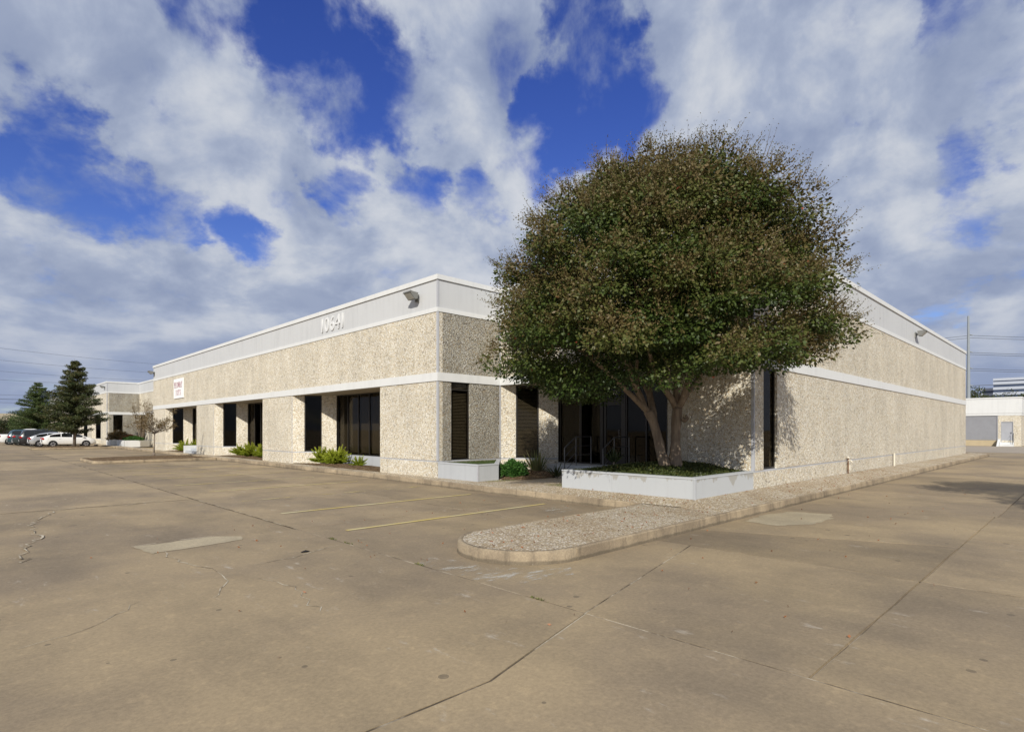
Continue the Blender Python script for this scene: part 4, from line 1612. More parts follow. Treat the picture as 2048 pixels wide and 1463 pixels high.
LIMBS = [
    ([(905, 1445, 0), (915, 1380, 0), (915, 1290, 0), (918, 1150, 0), (922, 1000, .02), (930, 850, .03), (945, 700, .05)], [.215, .185, .145, .118, .115, .12, .125]),
    ([(940, 720, .05), (1000, 610, -.05), (1050, 470, -.15), (1100, 310, -.3), (1190, 120, -.5), (1290, -80, -.7), (1380, -330, -.9)], [.10, .082, .074, .068, .058, .045, .02]),
    ([(935, 700, .05), (935, 520, .1), (935, 350, .15), (925, 160, .2), (910, -120, .1), (900, -450, 0)], [.10, .085, .078, .07, .055, .025]),
    ([(925, 690, .05), (870, 590, 0), (790, 480, -.1), (725, 360, -.3), (665, 230, -.5), (600, 20, -.8), (560, -300, -1)], [.095, .078, .068, .06, .054, .042, .02]),
    ([(980, 660, .1), (1060, 530, .3), (1180, 370, .5), (1300, 180, .7), (1430, -30, .8), (1560, -250, .8)], [.085, .072, .065, .058, .045, .02]),
    ([(850, 1445, 0), (795, 1390, 0), (745, 1250, 0), (715, 1110, 0), (680, 980, 0), (640, 850, 0), (580, 740, 0)], [.17, .15, .125, .115, .11, .11, .105]),
    ([(600, 765, 0), (540, 700, -.05), (440, 605, -.15), (300, 470, -.3), (180, 350, -.45), (40, 225, -.6), (-120, 90, -.8), (-330, -60, -1)], [.09, .075, .066, .056, .052, .048, .04, .018]),
    ([(540, 715, -.02), (480, 580, -.1), (425, 440, -.2), (375, 290, -.35), (300, 90, -.5), (200, -160, -.6)], [.07, .058, .052, .046, .038, .018]),
    ([(650, 860, 0), (640, 720, .2), (610, 560, .35), (600, 400, .5), (600, 180, .6), (590, -150, .6)], [.10, .088, .075, .068, .055, .022]),
    ([(560, 715, .05), (520, 600, .1), (460, 450, .15), (440, 300, .1), (455, 120, 0), (470, -200, -.1)], [.06, .05, .045, .042, .036, .016]),
    ([(600, 560, .35), (540, 440, .45), (480, 340, .6), (380, 180, .8), (280, -40, 1.0)], [.05, .045, .04, .034, .016]),
    ([(800, 500, -.1), (700, 330, .2), (560, 180, .3)], [.04, .034, .02]),
    ([(1000, 830, -.04), (1035, 850, -.06), (1060, 830, -.08), (1045, 790, -.06)], [.06, .062, .045, .02]),
]
mb = MB()
tips = []
for pts, rads in LIMBS:
    P3 = [tp(*p) for p in pts]
    # smooth the polyline
    Q3, R3 = [], []
    for i in range(len(P3) - 1):
        for s_ in range(3):
            t = s_ / 3
            p0, p1, p2, p3 = P3[max(i - 1, 0)], P3[i], P3[i + 1], P3[min(i + 2, len(P3) - 1)]
            Q3.append(0.5 * ((2 * p1) + (p2 - p0) * t + (2 * p0 - 5 * p1 + 4 * p2 - p3) * t * t + (3 * p1 - p0 - 3 * p2 + p3) * t ** 3))
            R3.append((rads[i] + (rads[i + 1] - rads[i]) * t) * random.uniform(0.95, 1.06))
    Q3.append(P3[-1])
    R3.append(rads[-1])
    mb.tube(Q3, R3, 10)
    tips += [np.array(q) for q in Q3[len(Q3) // 2:]]
part(mb, 'trunk', 'bark_crape', TREE, True)
tips = np.array(tips)

PZ = np.array([2.2, 2.8, 3.2, 3.7, 4.3, 5.0, 5.6, 6.2, 6.7, 7.15, 7.5, 7.75])
PR = np.array([2.7, 3.15, 3.4, 3.5, 3.52, 3.45, 3.25, 2.9, 2.45, 1.85, 1.2, 0.4])
CC = np.array([wpt(1316, 859, 13.2).x, wpt(1316, 859, 13.2).y])


def crown_ok(P, m=0.0):
    """keep foliage clear of the building"""
    inside = (P[:, 0] > 2.62 - m) & (P[:, 1] > -9.35 - m) & (P[:, 2] < 6.95 + m)
    return ~inside


rng = np.random.default_rng(5)


def crown_radius(z, az_):
    side = np.cos(az_) * RU + np.sin(az_) * RV
    lob = 1.0 + 0.045 * np.sin(3 * az_ + z) + 0.05 * np.sin(5 * az_ - 1.9 * z + 1) + 0.04 * np.sin(2.6 * z + 2 * az_)
    return np.interp(z, PZ, PR) * lob * (1 + 0.02 * np.maximum(side, 0) * np.clip((6.8 - z) / 2.5, 0, 1) - 0.02 * np.minimum(side, 0))


cl, cr, cin = [], [], []
tries = 0
while len(cl) < 330 and tries < 60000:
    tries += 1
    z = rng.uniform(2.25, 7.6)
    az_ = rng.uniform(0, 2 * math.pi)
    R = float(crown_radius(z, az_))
    inner = rng.random() < 0.30
    q = 0.74 * math.sqrt(rng.random()) if inner else rng.uniform(0.76, 0.98)
    if z < 3.4 and q * R < (3.45 - z) * 2.6 + 0.5:
        continue
    side = (math.cos(az_) * RU + math.sin(az_) * RV)      # left hangs lower than right
    if z < 2.75 + 0.6 * side:
        continue
    p = np.array((CC[0] + math.cos(az_) * R * q, CC[1] + math.sin(az_) * R * q, z))
    if not inner and any(np.linalg.norm((p - c) * (1, 1, 1.45)) < 0.52 for c, i_ in zip(cl, cin) if not i_):
        continue
    cl.append(p)
    cin.append(inner)
    cr.append(rng.uniform(0.55, 0.85) if inner else rng.uniform(0.34, 0.74))
cl, cr, cin = np.array(cl), np.array(cr), np.array(cin)
tt = -0.13 - cl[:, 0]
zh, vh = cl[:, 2] - 0.8 * tt, cl[:, 1] + 0.8 * tt
lowfront = (tt > 0) & (vh > -9.6) & (vh < -5.2) & (zh < 1.15 + 0.3) & (zh > -0.6)  # clumps left out so their cast shadow misses the planter front
keep = crown_ok(cl, 0.15) & ~lowfront
cl, cr, cin = cl[keep], cr[keep], cin[keep]
NLEAF = 230000
wgt = cr ** 2 * np.where(cin, 0.6, 1.0)
idx = rng.choice(len(cl), NLEAF, p=wgt / wgt.sum())
d = unit(rng.normal(size=(NLEAF, 3)))
q = rng.random(NLEAF) ** 0.38
wob_ = 1 + 0.25 * np.sin(d[:, 0] * 9 + idx) * np.sin(d[:, 1] * 8 + idx * 2)
P = cl[idx] + d * (q * wob_)[:, None] * cr[idx][:, None] * np.array([1.0, 1.0, 0.56])
P[:, 2] -= 0.25 * ((d[:, :2] ** 2).sum(1)) * q * cr[idx]          # edges droop
D = d * np.array([1, 1, 0.4]) + rng.normal(size=(NLEAF, 3)) * 0.55
D[:, 2] -= 0.2
out_n = unit(np.column_stack([P[:, 0] - CC[0], P[:, 1] - CC[1], P[:, 2] - 4.6]))
V = leaf_quads(P, D, rng.uniform(.65, 1.35, NLEAF) * 0.072, rng.uniform(.65, 1.35, NLEAF) * 0.050, rng, 0, d + np.array([0, 0, 0.7]) + out_n * 0.5)
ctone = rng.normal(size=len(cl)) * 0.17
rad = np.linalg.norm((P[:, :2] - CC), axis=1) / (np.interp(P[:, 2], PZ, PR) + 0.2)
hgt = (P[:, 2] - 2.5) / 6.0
tone = 0.20 + ctone[idx] * 0.8 + 0.22 * np.clip(rad, 0, 1.1) + 0.32 * hgt + 0.16 * d[:, 2] + rng.normal(size=len(P)) * 0.10 - 0.15 * cin[idx]  # inner clumps darker, clump tops lighter: shading put into the leaf tone
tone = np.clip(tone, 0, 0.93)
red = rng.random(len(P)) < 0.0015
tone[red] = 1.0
keep = crown_ok(P) & (V[:, :, 2].min(axis=1) > 1.9)
# seed sprays standing out of the crown
ns = 3600
oc = np.where(~cin & (cl[:, 2] > 3.1))[0]
ci = rng.choice(oc, ns)
od = unit(np.column_stack([cl[ci, 0] - CC[0], cl[ci, 1] - CC[1], (cl[ci, 2] - 4.0)]))
dirs = unit(od * 0.9 + rng.normal(size=(ns, 3)) * 0.45 + np.array([0, 0, 0.45]))
S0_ = cl[ci] + dirs * np.array([1, 1, 0.6]) * (cr[ci] * rng.uniform(.75, 1.0, ns))[:, None]
SL = rng.uniform(0.12, 0.42, ns) * (1 + 0.8 * (rng.random(ns) < 0.06))
spP, spD, spL = [], [], []
for j in range(11):
    t = 0.1 + 0.9 * j / 10
    spP.append(S0_ + dirs * (SL * t)[:, None] + rng.normal(size=(ns, 3)) * 0.025)
    spD.append(dirs * 0.6 + rng.normal(size=(ns, 3)) * 0.8)
    spL.append(np.full(ns, 0.048) * (1.2 - 0.6 * t))
spP, spD, spL = np.concatenate(spP), np.concatenate(spD), np.concatenate(spL)
spV = leaf_quads(spP, spD, spL, spL * 0.6, rng)
twD = leaf_quads(S0_ - dirs * 0.15, dirs, SL + 0.15, np.full(ns, 0.012), rng)
k2 = crown_ok(spP)
k3 = crown_ok(S0_)
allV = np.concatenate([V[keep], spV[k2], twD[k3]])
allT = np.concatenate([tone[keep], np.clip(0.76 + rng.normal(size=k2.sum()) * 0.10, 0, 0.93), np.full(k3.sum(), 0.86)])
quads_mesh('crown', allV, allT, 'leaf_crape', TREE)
# thin branches reaching into the clumps
mb = MB()
for c in cl[::2]:
    j = np.argmin(np.linalg.norm(tips - c, axis=1))
    a, b = Vector(tips[j]), Vector(c)
    m_ = a.lerp(b, 0.5) + Vector((0, 0, 0.15))
    mb.tube([a, m_, b], [0.022, 0.015, 0.006], 5, False)
part(mb, 'branches', 'bark_crape', TREE)


# ---- pyramidal trees in the far islands
def pyramid_tree(u, v, H, Wd, z0, m, seed, label, clear=1.6, n=64000):
    r = tag(empty('pyramidal_tree', (u, v, z0)), label, 'tree', 'pyramidal trees in the far islands')
    g = np.random.default_rng(seed)
    mb = MB()
    mb.tube([(u, v, z0 - 0.1), (u + .03, v, z0 + H * .35), (u - .02, v, z0 + H * .7), (u, v + .05, z0 + H)], [.13, .10, .05, .008], 8)
    C, R = [], []
    z = clear
    while z < H * 0.97:
        t = (z - clear) / (H - clear)
        rad_ = Wd * 0.5 * (1 - t) ** 0.8 * (0.75 + 0.35 * min(1, t * 6))
        for k in range(g.integers(5, 9)):
            a = g.uniform(0, 2 * math.pi)
            rr = rad_ * g.uniform(0.6, 1.15)
            e = np.array([u + math.cos(a) * rr, v + math.sin(a) * rr, z0 + z + rr * 0.16 * g.uniform(-.3, 1.2)])
            mb.tube([(u, v, z0 + z - rr * .12), tuple(e)], [.03 * (1 - t) + .008, .006], 4, False)
            m_ = max(2, int(rr / 0.25))
            for q in range(m_):
                f_ = (q + 1) / m_
                C.append(np.array([u, v, z0 + z - rr * .12]) * (1 - f_) + e * f_)
                R.append(0.40 * (1.1 - 0.5 * f_) * (1 - 0.5 * t))
        z += g.uniform(0.16, 0.30) * (H / 8)
    part(mb, 'trunk', 'bark_grey', r, True)
    C, R = np.array(C), np.array(R)
    P, V, idx, q = leaf_cloud(C, R, n, 0.12, 0.055, 0.5, -0.05, g)
    tn = np.clip(0.35 + g.normal(size=len(C))[idx] * 0.16 + 0.25 * (P[:, 2] - z0) / H + g.normal(size=n) * 0.14, 0, 1)
    quads_mesh('crown', V, tn, m, r)


pyramid_tree(-3.45, 50.9, 8.1, 5.4, 0.2, 'leaf_dark', 3, 'tall pyramidal tree in the far planting island in front of the parked white car', 1.5)
pyramid_tree(-3.6, 81.6, 7.9, 6.6, 0.2, 'leaf_green', 4, 'pyramidal green tree behind the taller one on the far left', 1.6)

# ---- sapling in the nearer island
SP = tag(empty('sapling_tree', (-3.0, 23.4, 0.22)), 'thin young tree with sparse brown leaves in the nearer planting island', 'tree')
g = np.random.default_rng(8)
mb = MB()
mb.tube([(-3.0, 23.4, 0.15), (-2.98, 23.4, 0.9), (-2.95, 23.42, 1.75)], [.045, .035, .030], 8)
mb.tube([(-3.0, 23.4, 0.15), (-3.0, 23.4, 0.42)], [.075, .07], 8)
C, R = [], []
for k in range(22):
    a = g.uniform(0, 2 * math.pi)
    el = g.uniform(0.25, 1.2)
    L = g.uniform(0.8, 1.75)
    st = np.array([-2.95, 23.42, g.uniform(1.45, 1.75)])
    d_ = np.array([math.cos(a) * math.cos(el), math.sin(a) * math.cos(el), math.sin(el)])
    e = st + d_ * L
    mid = (st + e) / 2 + np.array([0, 0, -0.06])
    mb.tube([tuple(st), tuple(mid), tuple(e)], [.018, .011, .004], 5, False)
    for f_ in (0.45, 0.65, 0.85, 1.0):
        C.append(st + (e - st) * f_)
        R.append(0.19)
part(mb, 'trunk', 'bark_grey', SP, True)
P, V, idx, q = leaf_cloud(np.array(C), np.array(R), 2600, 0.075, 0.045, 0.8, 0.1, g)
quads_mesh('crown', V, np.clip(g.normal(size=len(P)) * .25 + .4, 0, 1), 'leaf_brown', SP)

# ---- leafless myrtle in the court
CM = tag(empty('bare_myrtle', (2.0, 51.6, 0.6)), 'pale stemmed shrub tree with thin foliage against the far court wall', 'tree')
mb = MB()
C, R = [], []
for k in range(16):
    a = g.uniform(0, 2 * math.pi)
    e = np.array([2.0 + math.cos(a) * g.uniform(.3, .85), 51.6 + math.sin(a) * g.uniform(.4, 1.7), g.uniform(3.2, 4.9)])
    s_ = np.array([2.0 + math.cos(a) * .12, 51.6 + math.sin(a) * .12, 0.55])
    mb.tube([tuple(s_), tuple(s_ * .5 + e * .5 + np.array([-.05, 0, .2])), tuple(e)], [.03, .02, .005], 5, False)
    for f_ in (.55, .75, .9, 1.0):
        C.append(s_ + (e - s_) * f_)
        R.append(.22)
part(mb, 'trunk', 'bark_crape', CM, True)
P, V, idx, q = leaf_cloud(np.array(C), np.array(R), 1500, 0.09, 0.05, 0.9, 0.1, g)
quads_mesh('crown', V, np.clip(g.normal(size=len(P)) * .2 + .35, 0, 1), 'leaf_brown', CM)


# ---- round trees: one beyond the right edge that shades the drive, and the far tree lines
def round_tree(name, u, v, H, Rr, m, n, seed, label, group=None, ll=0.2, clear=2.2):
    r = tag(empty(name, (u, v, 0)), label, 'tree', group)
    g = np.random.default_rng(seed)
    mb = MB()
    mb.tube([(u, v, -0.1), (u + .1, v, clear), (u, v + .1, H * .6), (u, v, H * .85)], [.22, .17, .10, .03], 8)
    C, R = [], []
    for k in range(46):
        d_ = unit(g.normal(size=(1, 3)))[0]
        q_ = g.uniform(.45, .95)
        c = np.array([u, v, clear + (H - clear) * .5]) + d_ * np.array([Rr, Rr, (H - clear) * .5]) * q_
        C.append(c)
        R.append(Rr * g.uniform(.2, .34))
        mb.tube([(u, v, min(c[2] - .2, H * .55)), tuple(c)], [.06, .01], 4, False)
    part(mb, 'trunk', 'bark_grey', r, True)
    P, V, idx, q = leaf_cloud(np.array(C), np.array(R), n, ll, ll * .6, 0.8, 0, g)
    quads_mesh('crown', V, np.clip(.4 + g.normal(size=len(C))[idx] * .18 + g.normal(size=n) * .12, 0, 1), m, r)


round_tree('shade_tree', 2.0, -21.6, 8.3, 3.3, 'leaf_green', 34000, 21, 'leafy tree beyond the right edge whose shadow falls across the drive', None, 0.16, 3.4)

# ------------------------------------------------------------------ small litter
def litter():
    n = 420
    U_, V_, Z_ = [], [], []
    while len(U_) < n:
        k = random.random()
        if k < 0.35:
            u, v = random.uniform(-0.7, 2.8), random.uniform(-9.1, -5.6)
            if u > -0.15:
                continue
            z = zs(u, v)
        elif k < 0.6:
            u, v = random.uniform(-0.7, 14), random.uniform(-10.05, -9.2)
            z = zs(u, v)
        elif k < 0.75:
            u, v = random.uniform(-6.2, -0.8), random.uniform(-10.0, -8.3)
            if math.dist((u, v), (-5.30, -9.17)) > 0.9 and u < -5.30:
                continue
            z = 0.17
        else:
            u, v = random.uniform(-10, 10), random.uniform(-13.8, -4)
            if (u > -0.8 and v > -10.3) or (v > -10.3 and v < -8.1 and u > -6.5):
                continue
            z = 0.0
        U_.append(u)
        V_.append(v)
        Z_.append(z + 0.012)
    P = np.column_stack([U_, V_, Z_])
    D = RNG.normal(size=P.shape)
    D[:, 2] = np.abs(D[:, 2]) * 0.2
    V4 = leaf_quads(P, D, RNG.uniform(.02, .05, n), RNG.uniform(.015, .03, n), RNG, 0.9)
    o = stuff(quads_mesh('fallen_leaves', V4, RNG.random(n), 'leaf_litter'))
    o['label'] = 'small dry brown leaves scattered over walk and pavement'
    o['category'] = 'leaves'


litter()
# weeds in the joint
WEED = ['tiny weed tuft farthest along', 'tiny weed tuft second from the stall stripes', 'tiny weed tuft left of the island nose', 'tiny weed tuft by the joint crossing']
for u, v in ((-6.95, -6.5), (-6.94, -7.0), (-6.95, -8.9), (-6.96, -11.0)):
    n = 26
    P = np.column_stack([u + RNG.normal(size=n) * .01, v + RNG.normal(size=n) * .06, np.zeros(n)])
    D = RNG.normal(size=(n, 3))
    D[:, 2] = np.abs(D[:, 2]) + .2
    r = quads_mesh('weed_tuft', leaf_quads(P, D, RNG.uniform(.02, .05, n), np.full(n, .012)), RNG.random(n), 'leaf_grass')
    stuff(tag(r, WEED.pop(0) + ' in the long pavement joint', 'weed', 'weeds in the pavement joint'))
# dark scrap lying on the pavement
mb = MB().add([(-7.72, -7.06, .004), (-7.63, -7.02, .012), (-7.60, -7.10, .004), (-7.66, -7.15, .018), (-7.74, -7.12, .006)], [(0, 4, 3, 2, 1)])
tag(mb.build('rubber_scrap', 'tyre'), 'flat black scrap lying on the pavement left of the island nose', 'debris')

# ------------------------------------------------------------------ vehicles


def make_car(u_rear, v, kind, paint, label, seed=0):
    """car parked nose towards the building: local x forward = +u"""
    K = {
        'hatch': dict(L=4.46, W=1.75, wb=2.70, wr=.315, top=[(0, .86), (.03, 1.02), (.09, 1.16), (.2, 1.34), (.36, 1.465), (.5, 1.49), (.60, 1.44), (.70, 1.27), (.80, 1.03), (.88, .93), (.95, .80), (.985, .66), (1, .52)],
                      belt=[(0, .86), (.1, 1.0), (.3, 1.0), (.6, .96), (.78, .95), (.88, .90), (.95, .79), (1, .51)], glass=(.13, .76), cuts=(.34, .55), rear=(.03, .19), front=(.605, .79)),
        'suv': dict(L=4.7, W=1.86, wb=2.75, wr=.36, top=[(0, 1.0), (.012, 1.2), (.06, 1.62), (.12, 1.74), (.3, 1.77), (.5, 1.75), (.58, 1.65), (.70, 1.18), (.78, 1.10), (.92, 1.02), (.98, .86), (1, .6)],
                    belt=[(0, .98), (.1, 1.1), (.6, 1.07), (.75, 1.06), (.92, .99), (.98, .84), (1, .59)], glass=(.07, .66), cuts=(.25, .44), rear=(.015, .06), front=(.585, .70)),
        'pickup': dict(L=5.7, W=1.95, wb=3.6, wr=.39, top=[(0, 1.10), (.01, 1.22), (.36, 1.24), (.372, 1.28), (.39, 1.78), (.45, 1.86), (.58, 1.86), (.64, 1.76), (.72, 1.26), (.80, 1.18), (.94, 1.10), (.985, .92), (1, .6)],
                       belt=[(0, 1.08), (.36, 1.2), (.6, 1.17), (.72, 1.15), (.94, 1.06), (.985, .9), (1, .59)], glass=(.40, .70), cuts=(.55,), rear=(.373, .39), front=(.645, .72)),
    }[kind]
    L, Wd = K['L'], K['W'] / 2
    car = tag(empty('parked_car', (u_rear, v, 0)), label, 'car', 'cars parked by the far wing')
    tx, tz = zip(*K['top'])
    bx_, bz = zip(*K['belt'])
    xs = sorted(set(list(np.linspace(0, 1, 45)) + list(tx)))
    def section(x):
        zt = float(np.interp(x, tx, tz))
        zb = min(float(np.interp(x, bx_, bz)), zt - 0.005)
        e = 1 - 0.16 * max(0, (0.12 - x) / .12) ** 2 - 0.22 * max(0, (x - .86) / .14) ** 2
        w_ = Wd * e
        gh = max(0.0, zt - zb)
        wt = w_ * (1 - min(.24, gh * .36))
        zlo = 0.24 + 0.10 * max(0, (x - .93) / .07) + 0.14 * max(0, (.07 - x) / .07)
        return [(w_ * .90, zlo), (w_ * .985, zlo + .12), (w_, (zlo + zb) / 2 + .06), (w_ * .985, zb - .04), (w_ * .965, zb), (wt + (w_ * .965 - wt) * .12, zb + gh * .86), (wt - .06, zt - gh * .03), (wt * .5, zt + .012), (0, zt + .018)]
    rows = []
    for x in xs:
        s_ = section(x)
        rows.append([(u_rear + x * L, v - y, z) for y, z in s_] + [(u_rear + x * L, v + y, z) for y, z in s_[::-1][1:]])
    n = len(rows[0])
    mb = MB()
    vs = [p for r_ in rows for p in r_]
    fs = [(i * n + k, (i + 1) * n + k, (i + 1) * n + k + 1, i * n + k + 1) for i in range(len(rows) - 1) for k in range(n - 1)]
    fs += [tuple(range(n))[::-1], tuple((len(rows) - 1) * n + k for k in range(n))]
    fs += [(i * n, i * n + n - 1, (i + 1) * n + n - 1, (i + 1) * n) for i in range(len(rows) - 1)]
    mb.add(vs, fs)
    part(mb, 'body', paint, car, True)
    # side glass
    g0, g1 = K['glass']
    for sgn_ in (-1, 1):
        edges = [g0] + list(K['cuts']) + [g1]
        for a, b in zip(edges[:-1], edges[1:]):
            m_ = 7
            vs = []
            ok = []
            for i in range(m_ + 1):
                x = a + .008 + (b - a - .016) * i / m_
                s_ = section(x)
                (y0, z0), (y1, z1) = s_[4], s_[5]
                gh = z1 - z0
                lo_, hi_ = (.06, .94) if gh > .12 else (.3, .7)
                vs += [(u_rear + x * L, v + sgn_ * (y0 + (y1 - y0) * lo_ + .006), z0 + gh * lo_), (u_rear + x * L, v + sgn_ * (y0 + (y1 - y0) * hi_ + .006), z0 + gh * hi_)]
            part(MB().add(vs, [(2 * i, 2 * i + 2, 2 * i + 3, 2 * i + 1) for i in range(m_)]), 'side_window', 'car_glass', car)
    for nm, (a, b) in (('rear_window', K['rear']), ('windshield', K['front'])):
        vs = []
        m_ = 5
        for i in range(m_ + 1):
            x = a + (b - a) * i / m_
            s_ = section(x)
            for y, z in ((-s_[6][0] * .95, s_[6][1]), (-s_[7][0], s_[7][1]), (0, s_[8][1]), (s_[7][0], s_[7][1]), (s_[6][0] * .95, s_[6][1])):
                vs.append((u_rear + x * L + (-.006 if nm == 'rear_window' else .006), v + y, z + .006))
        part(MB().add(vs, [(i * 5 + k, i * 5 + k + 1, (i + 1) * 5 + k + 1, (i + 1) * 5 + k) for i in range(m_) for k in range(4)]), nm, 'car_glass', car)
    # wheels
    wr = K['wr']
    f0 = (L - K['wb']) * .5
    for x in (f0 - .02, f0 - .02 + K['wb']):
        for sgn_ in (-1, 1):
            cx, cy = u_rear + x, v + sgn_ * (Wd - .11)
            wh = empty('wheel', (0, 0, 0), car)
            def disc(r0, r1, y0, y1, seg=22):
                m2 = MB()
                vs_ = []
                for yy, rr in ((y0, r0), (y1, r1)):
                    vs_ += [(cx + rr * math.cos(2 * math.pi * k / seg), cy + sgn_ * yy, wr + rr * math.sin(2 * math.pi * k / seg)) for k in range(seg)]
                fs_ = [(k, (k + 1) % seg, seg + (k + 1) % seg, seg + k) for k in range(seg)] + [tuple(range(seg)), tuple(range(seg, 2 * seg))]
                return m2.add(vs_, fs_)
            part(disc(wr + .055, wr + .055, -.02, .113), 'wheel_arch', 'tyre', car)
            part(disc(wr, wr * .94, -.1, .125), 'tyre', 'tyre', wh)
            part(disc(wr * .66, wr * .64, .10, .128), 'rim', 'tyre', wh)
            m2 = MB()
            for k in range(6):
                t = k * math.pi / 3 + seed
                d0 = Vector((math.cos(t), 0, math.sin(t)))
                e0 = Vector((-math.sin(t), 0, math.cos(t)))
                c0 = Vector((cx, cy + sgn_ * .131, wr))
                m2.add([c0 + e0 * .045, c0 + d0 * wr * .66 + e0 * .07, c0 + d0 * wr * .66 - e0 * .07, c0 - e0 * .045], [(0, 1, 2, 3)])
            part(m2, 'spoke', 'rim', wh)
    # lamps, mirrors, plate
    for sgn_ in (-1, 1):
        s_ = section(.05)
        yy, zz_ = s_[3]
        part(MB().box(u_rear + .02, u_rear + .035 * L, v + sgn_ * (yy - .01) - .03, v + sgn_ * (yy - .01) + .03, zz_ - .12, zz_ + .06), 'taillight', 'taillight', car)
        part(MB().box(u_rear - .012, u_rear + .05, v + sgn_ * (yy - .14) - .06, v + sgn_ * (yy - .14) + .06, zz_ - .12, zz_ + .04), 'taillight', 'taillight', car)
        s_ = section(.93)
        part(MB().box(u_rear + .90 * L, u_rear + .962 * L, v + sgn_ * s_[3][0] * .97 - .03, v + sgn_ * s_[3][0] * .97 + .03, s_[3][1] - .10, s_[3][1] + .02), 'headlight', 'headlight', car)
        xm = K['front'][1] - .05
        s_ = section(xm)
        part(MB().box(u_rear + xm * L - .06, u_rear + xm * L + .08, v + sgn_ * (s_[4][0] + .09) - .09, v + sgn_ * (s_[4][0] + .09) + .07, s_[4][1] + .02, s_[4][1] + .15), 'mirror', paint, car)
    part(MB().box(u_rear - .05, u_rear + .12, v - Wd * .80, v + Wd * .80, .36, .52), 'bumper', paint if kind != 'pickup' else 'rim', car)
    part(MB().box(u_rear - .056, u_rear - .051, v - .15, v + .15, .55 if kind != 'hatch' else .62, .70 if kind != 'hatch' else .77), 'license_plate', 'plate', car)
    if kind != 'pickup':
        part(MB().box(u_rear + L * .30, u_rear + L * .335, v - Wd - .012, v - Wd + .02, .82, .85), 'door_handle', paint, car)
    else:
        part(MB().box(u_rear + L * .02, u_rear + L * .36, v - Wd * .80, v + Wd * .80, 1.235, 1.262), 'bed_dark_top', 'car_black', car)  # flat dark sheet put in place of the open bed's dark inside
    return car


make_car(-5.15, 59.3, 'hatch', 'car_white', 'white hatchback parked nose in behind the far pyramidal tree', 0.2)
make_car(-5.95, 62.3, 'hatch', 'car_silver', 'silver hatchback parked just behind the white hatchback', 0.5)
make_car(-6.45, 65.4, 'suv', 'car_black', 'black sport utility car parked beyond the silver hatchback')
make_car(-6.85, 68.4, 'pickup', 'car_green', 'dark green pickup truck parked beyond the black car')
make_car(-7.1, 71.6, 'suv', 'car_teal', 'dark blue sport utility car among the farthest parked cars')
make_car(-7.8, 74.9, 'pickup', 'car_white', 'white pickup truck, the farthest parked at the left edge')

# ------------------------------------------------------------------ right hand distance
RB = tag(empty('loading_dock_building', (69, -8, 0)), 'low white building with a grey roller door past the right hand wall', 'building')
sR = Seg((69, 22), (69, -9.55))
sR2 = Seg((69, -9.55), (95, -9.55))
L0 = 22.0
def ra(v):
    return L0 - v
for a0, a1 in ((0, ra(-2.3)), (ra(-7.68), ra(-7.93)), (ra(-8.92), sR.L)):
    part(sR.block(MB(), a0, a1, 0.62, 3.28, 0.0, .2), 'stone_panel', 'stone', RB)
part(sR.block(MB(), ra(-7.93), ra(-8.92), 2.62, 3.28, 0.0, .2), 'stone_panel', 'stone', RB)
part(sR2.block(MB(), .2, sR2.L, 0.0, 3.28, 0.0, .2), 'stone_panel', 'stone', RB)
part(sR.block(MB(), ra(-2.3), ra(-7.68), 0.0, 0.62, 0.05, .3), 'dock_wall', 'dock_concrete', RB)
part(sR.block(MB(), 0, ra(-2.3) - .003, 0.0, 0.617, 0.0, .2), 'base_panel', 'stone', RB)
part(sR.block(MB(), ra(-7.68) + .003, sR.L, 0.0, 0.617, 0.0, .2), 'base_panel', 'stone', RB)
part(sR.block(MB(), -.1, sR.L + .03, 3.28, 3.52, 0.03, .2), 'belt_course', 'white_trim', RB)
part(sR2.block(MB(), .2, sR2.L, 3.28, 3.52, 0.03, .2), 'belt_course', 'white_trim', RB)
part(sR.block(MB(), -.1, sR.L + .06, 3.523, 5.1, 0.06, .2), 'fascia_panel', 'white_trim', RB)
part(sR2.block(MB(), .2, sR2.L, 3.523, 5.1, 0.06, .2), 'fascia_panel', 'white_trim', RB)
part(sR.block(MB(), -.1, sR.L + .10, 5.103, 5.24, 0.10, .2), 'coping', 'white_trim', RB)
part(sR2.block(MB(), .2, sR2.L, 5.103, 5.24, 0.10, .2), 'coping', 'white_trim', RB)
part(MB().prism([(69.15, 22), (69.15, -9.4), (95, -9.4), (95, 22)][::-1][::-1], 4.6, 4.7), 'roof', 'roofing', RB)
rd = empty('roller_door', (0, 0, 0), RB)
mb = MB()
z = 0.62
while z < 3.26:
    s0 = [(*sR.at(ra(-2.3), q), zz_) for q, zz_ in ((-.10, z), (-.06, z + .03), (-.06, z + .075), (-.10, z + .105))]
    s1 = [(*sR.at(ra(-7.68), q), zz_) for q, zz_ in ((-.10, z), (-.06, z + .03), (-.06, z + .075), (-.10, z + .105))]
    mb.add(s0 + s1, [(0, 4, 5, 1), (1, 5, 6, 2), (2, 6, 7, 3)])
    z += 0.105
stuff(part(mb, 'slats', 'roller_grey', rd))
mb = MB()
for v_ in (-2.34, -7.62):
    sR.block(mb, ra(v_) - .04, ra(v_) + .04, .62, 3.279, -.02, .12)
part(mb, 'door_track', 'roller_grey', rd)
d2 = empty('door', (0, 0, 0), RB)
part(sR.block(MB(), ra(-7.99), ra(-8.86), .42, 2.56, -.05, .10), 'leaf', 'door_grey', d2)
mb = MB()
sR.block(mb, ra(-7.93), ra(-7.985), .42, 2.62, .01, .12)
sR.block(mb, ra(-8.865), ra(-8.92), .42, 2.62, .01, .12)
sR.block(mb, ra(-7.985), ra(-8.865), 2.565, 2.62, .01, .12)
part(mb, 'frame', 'door_grey', d2)
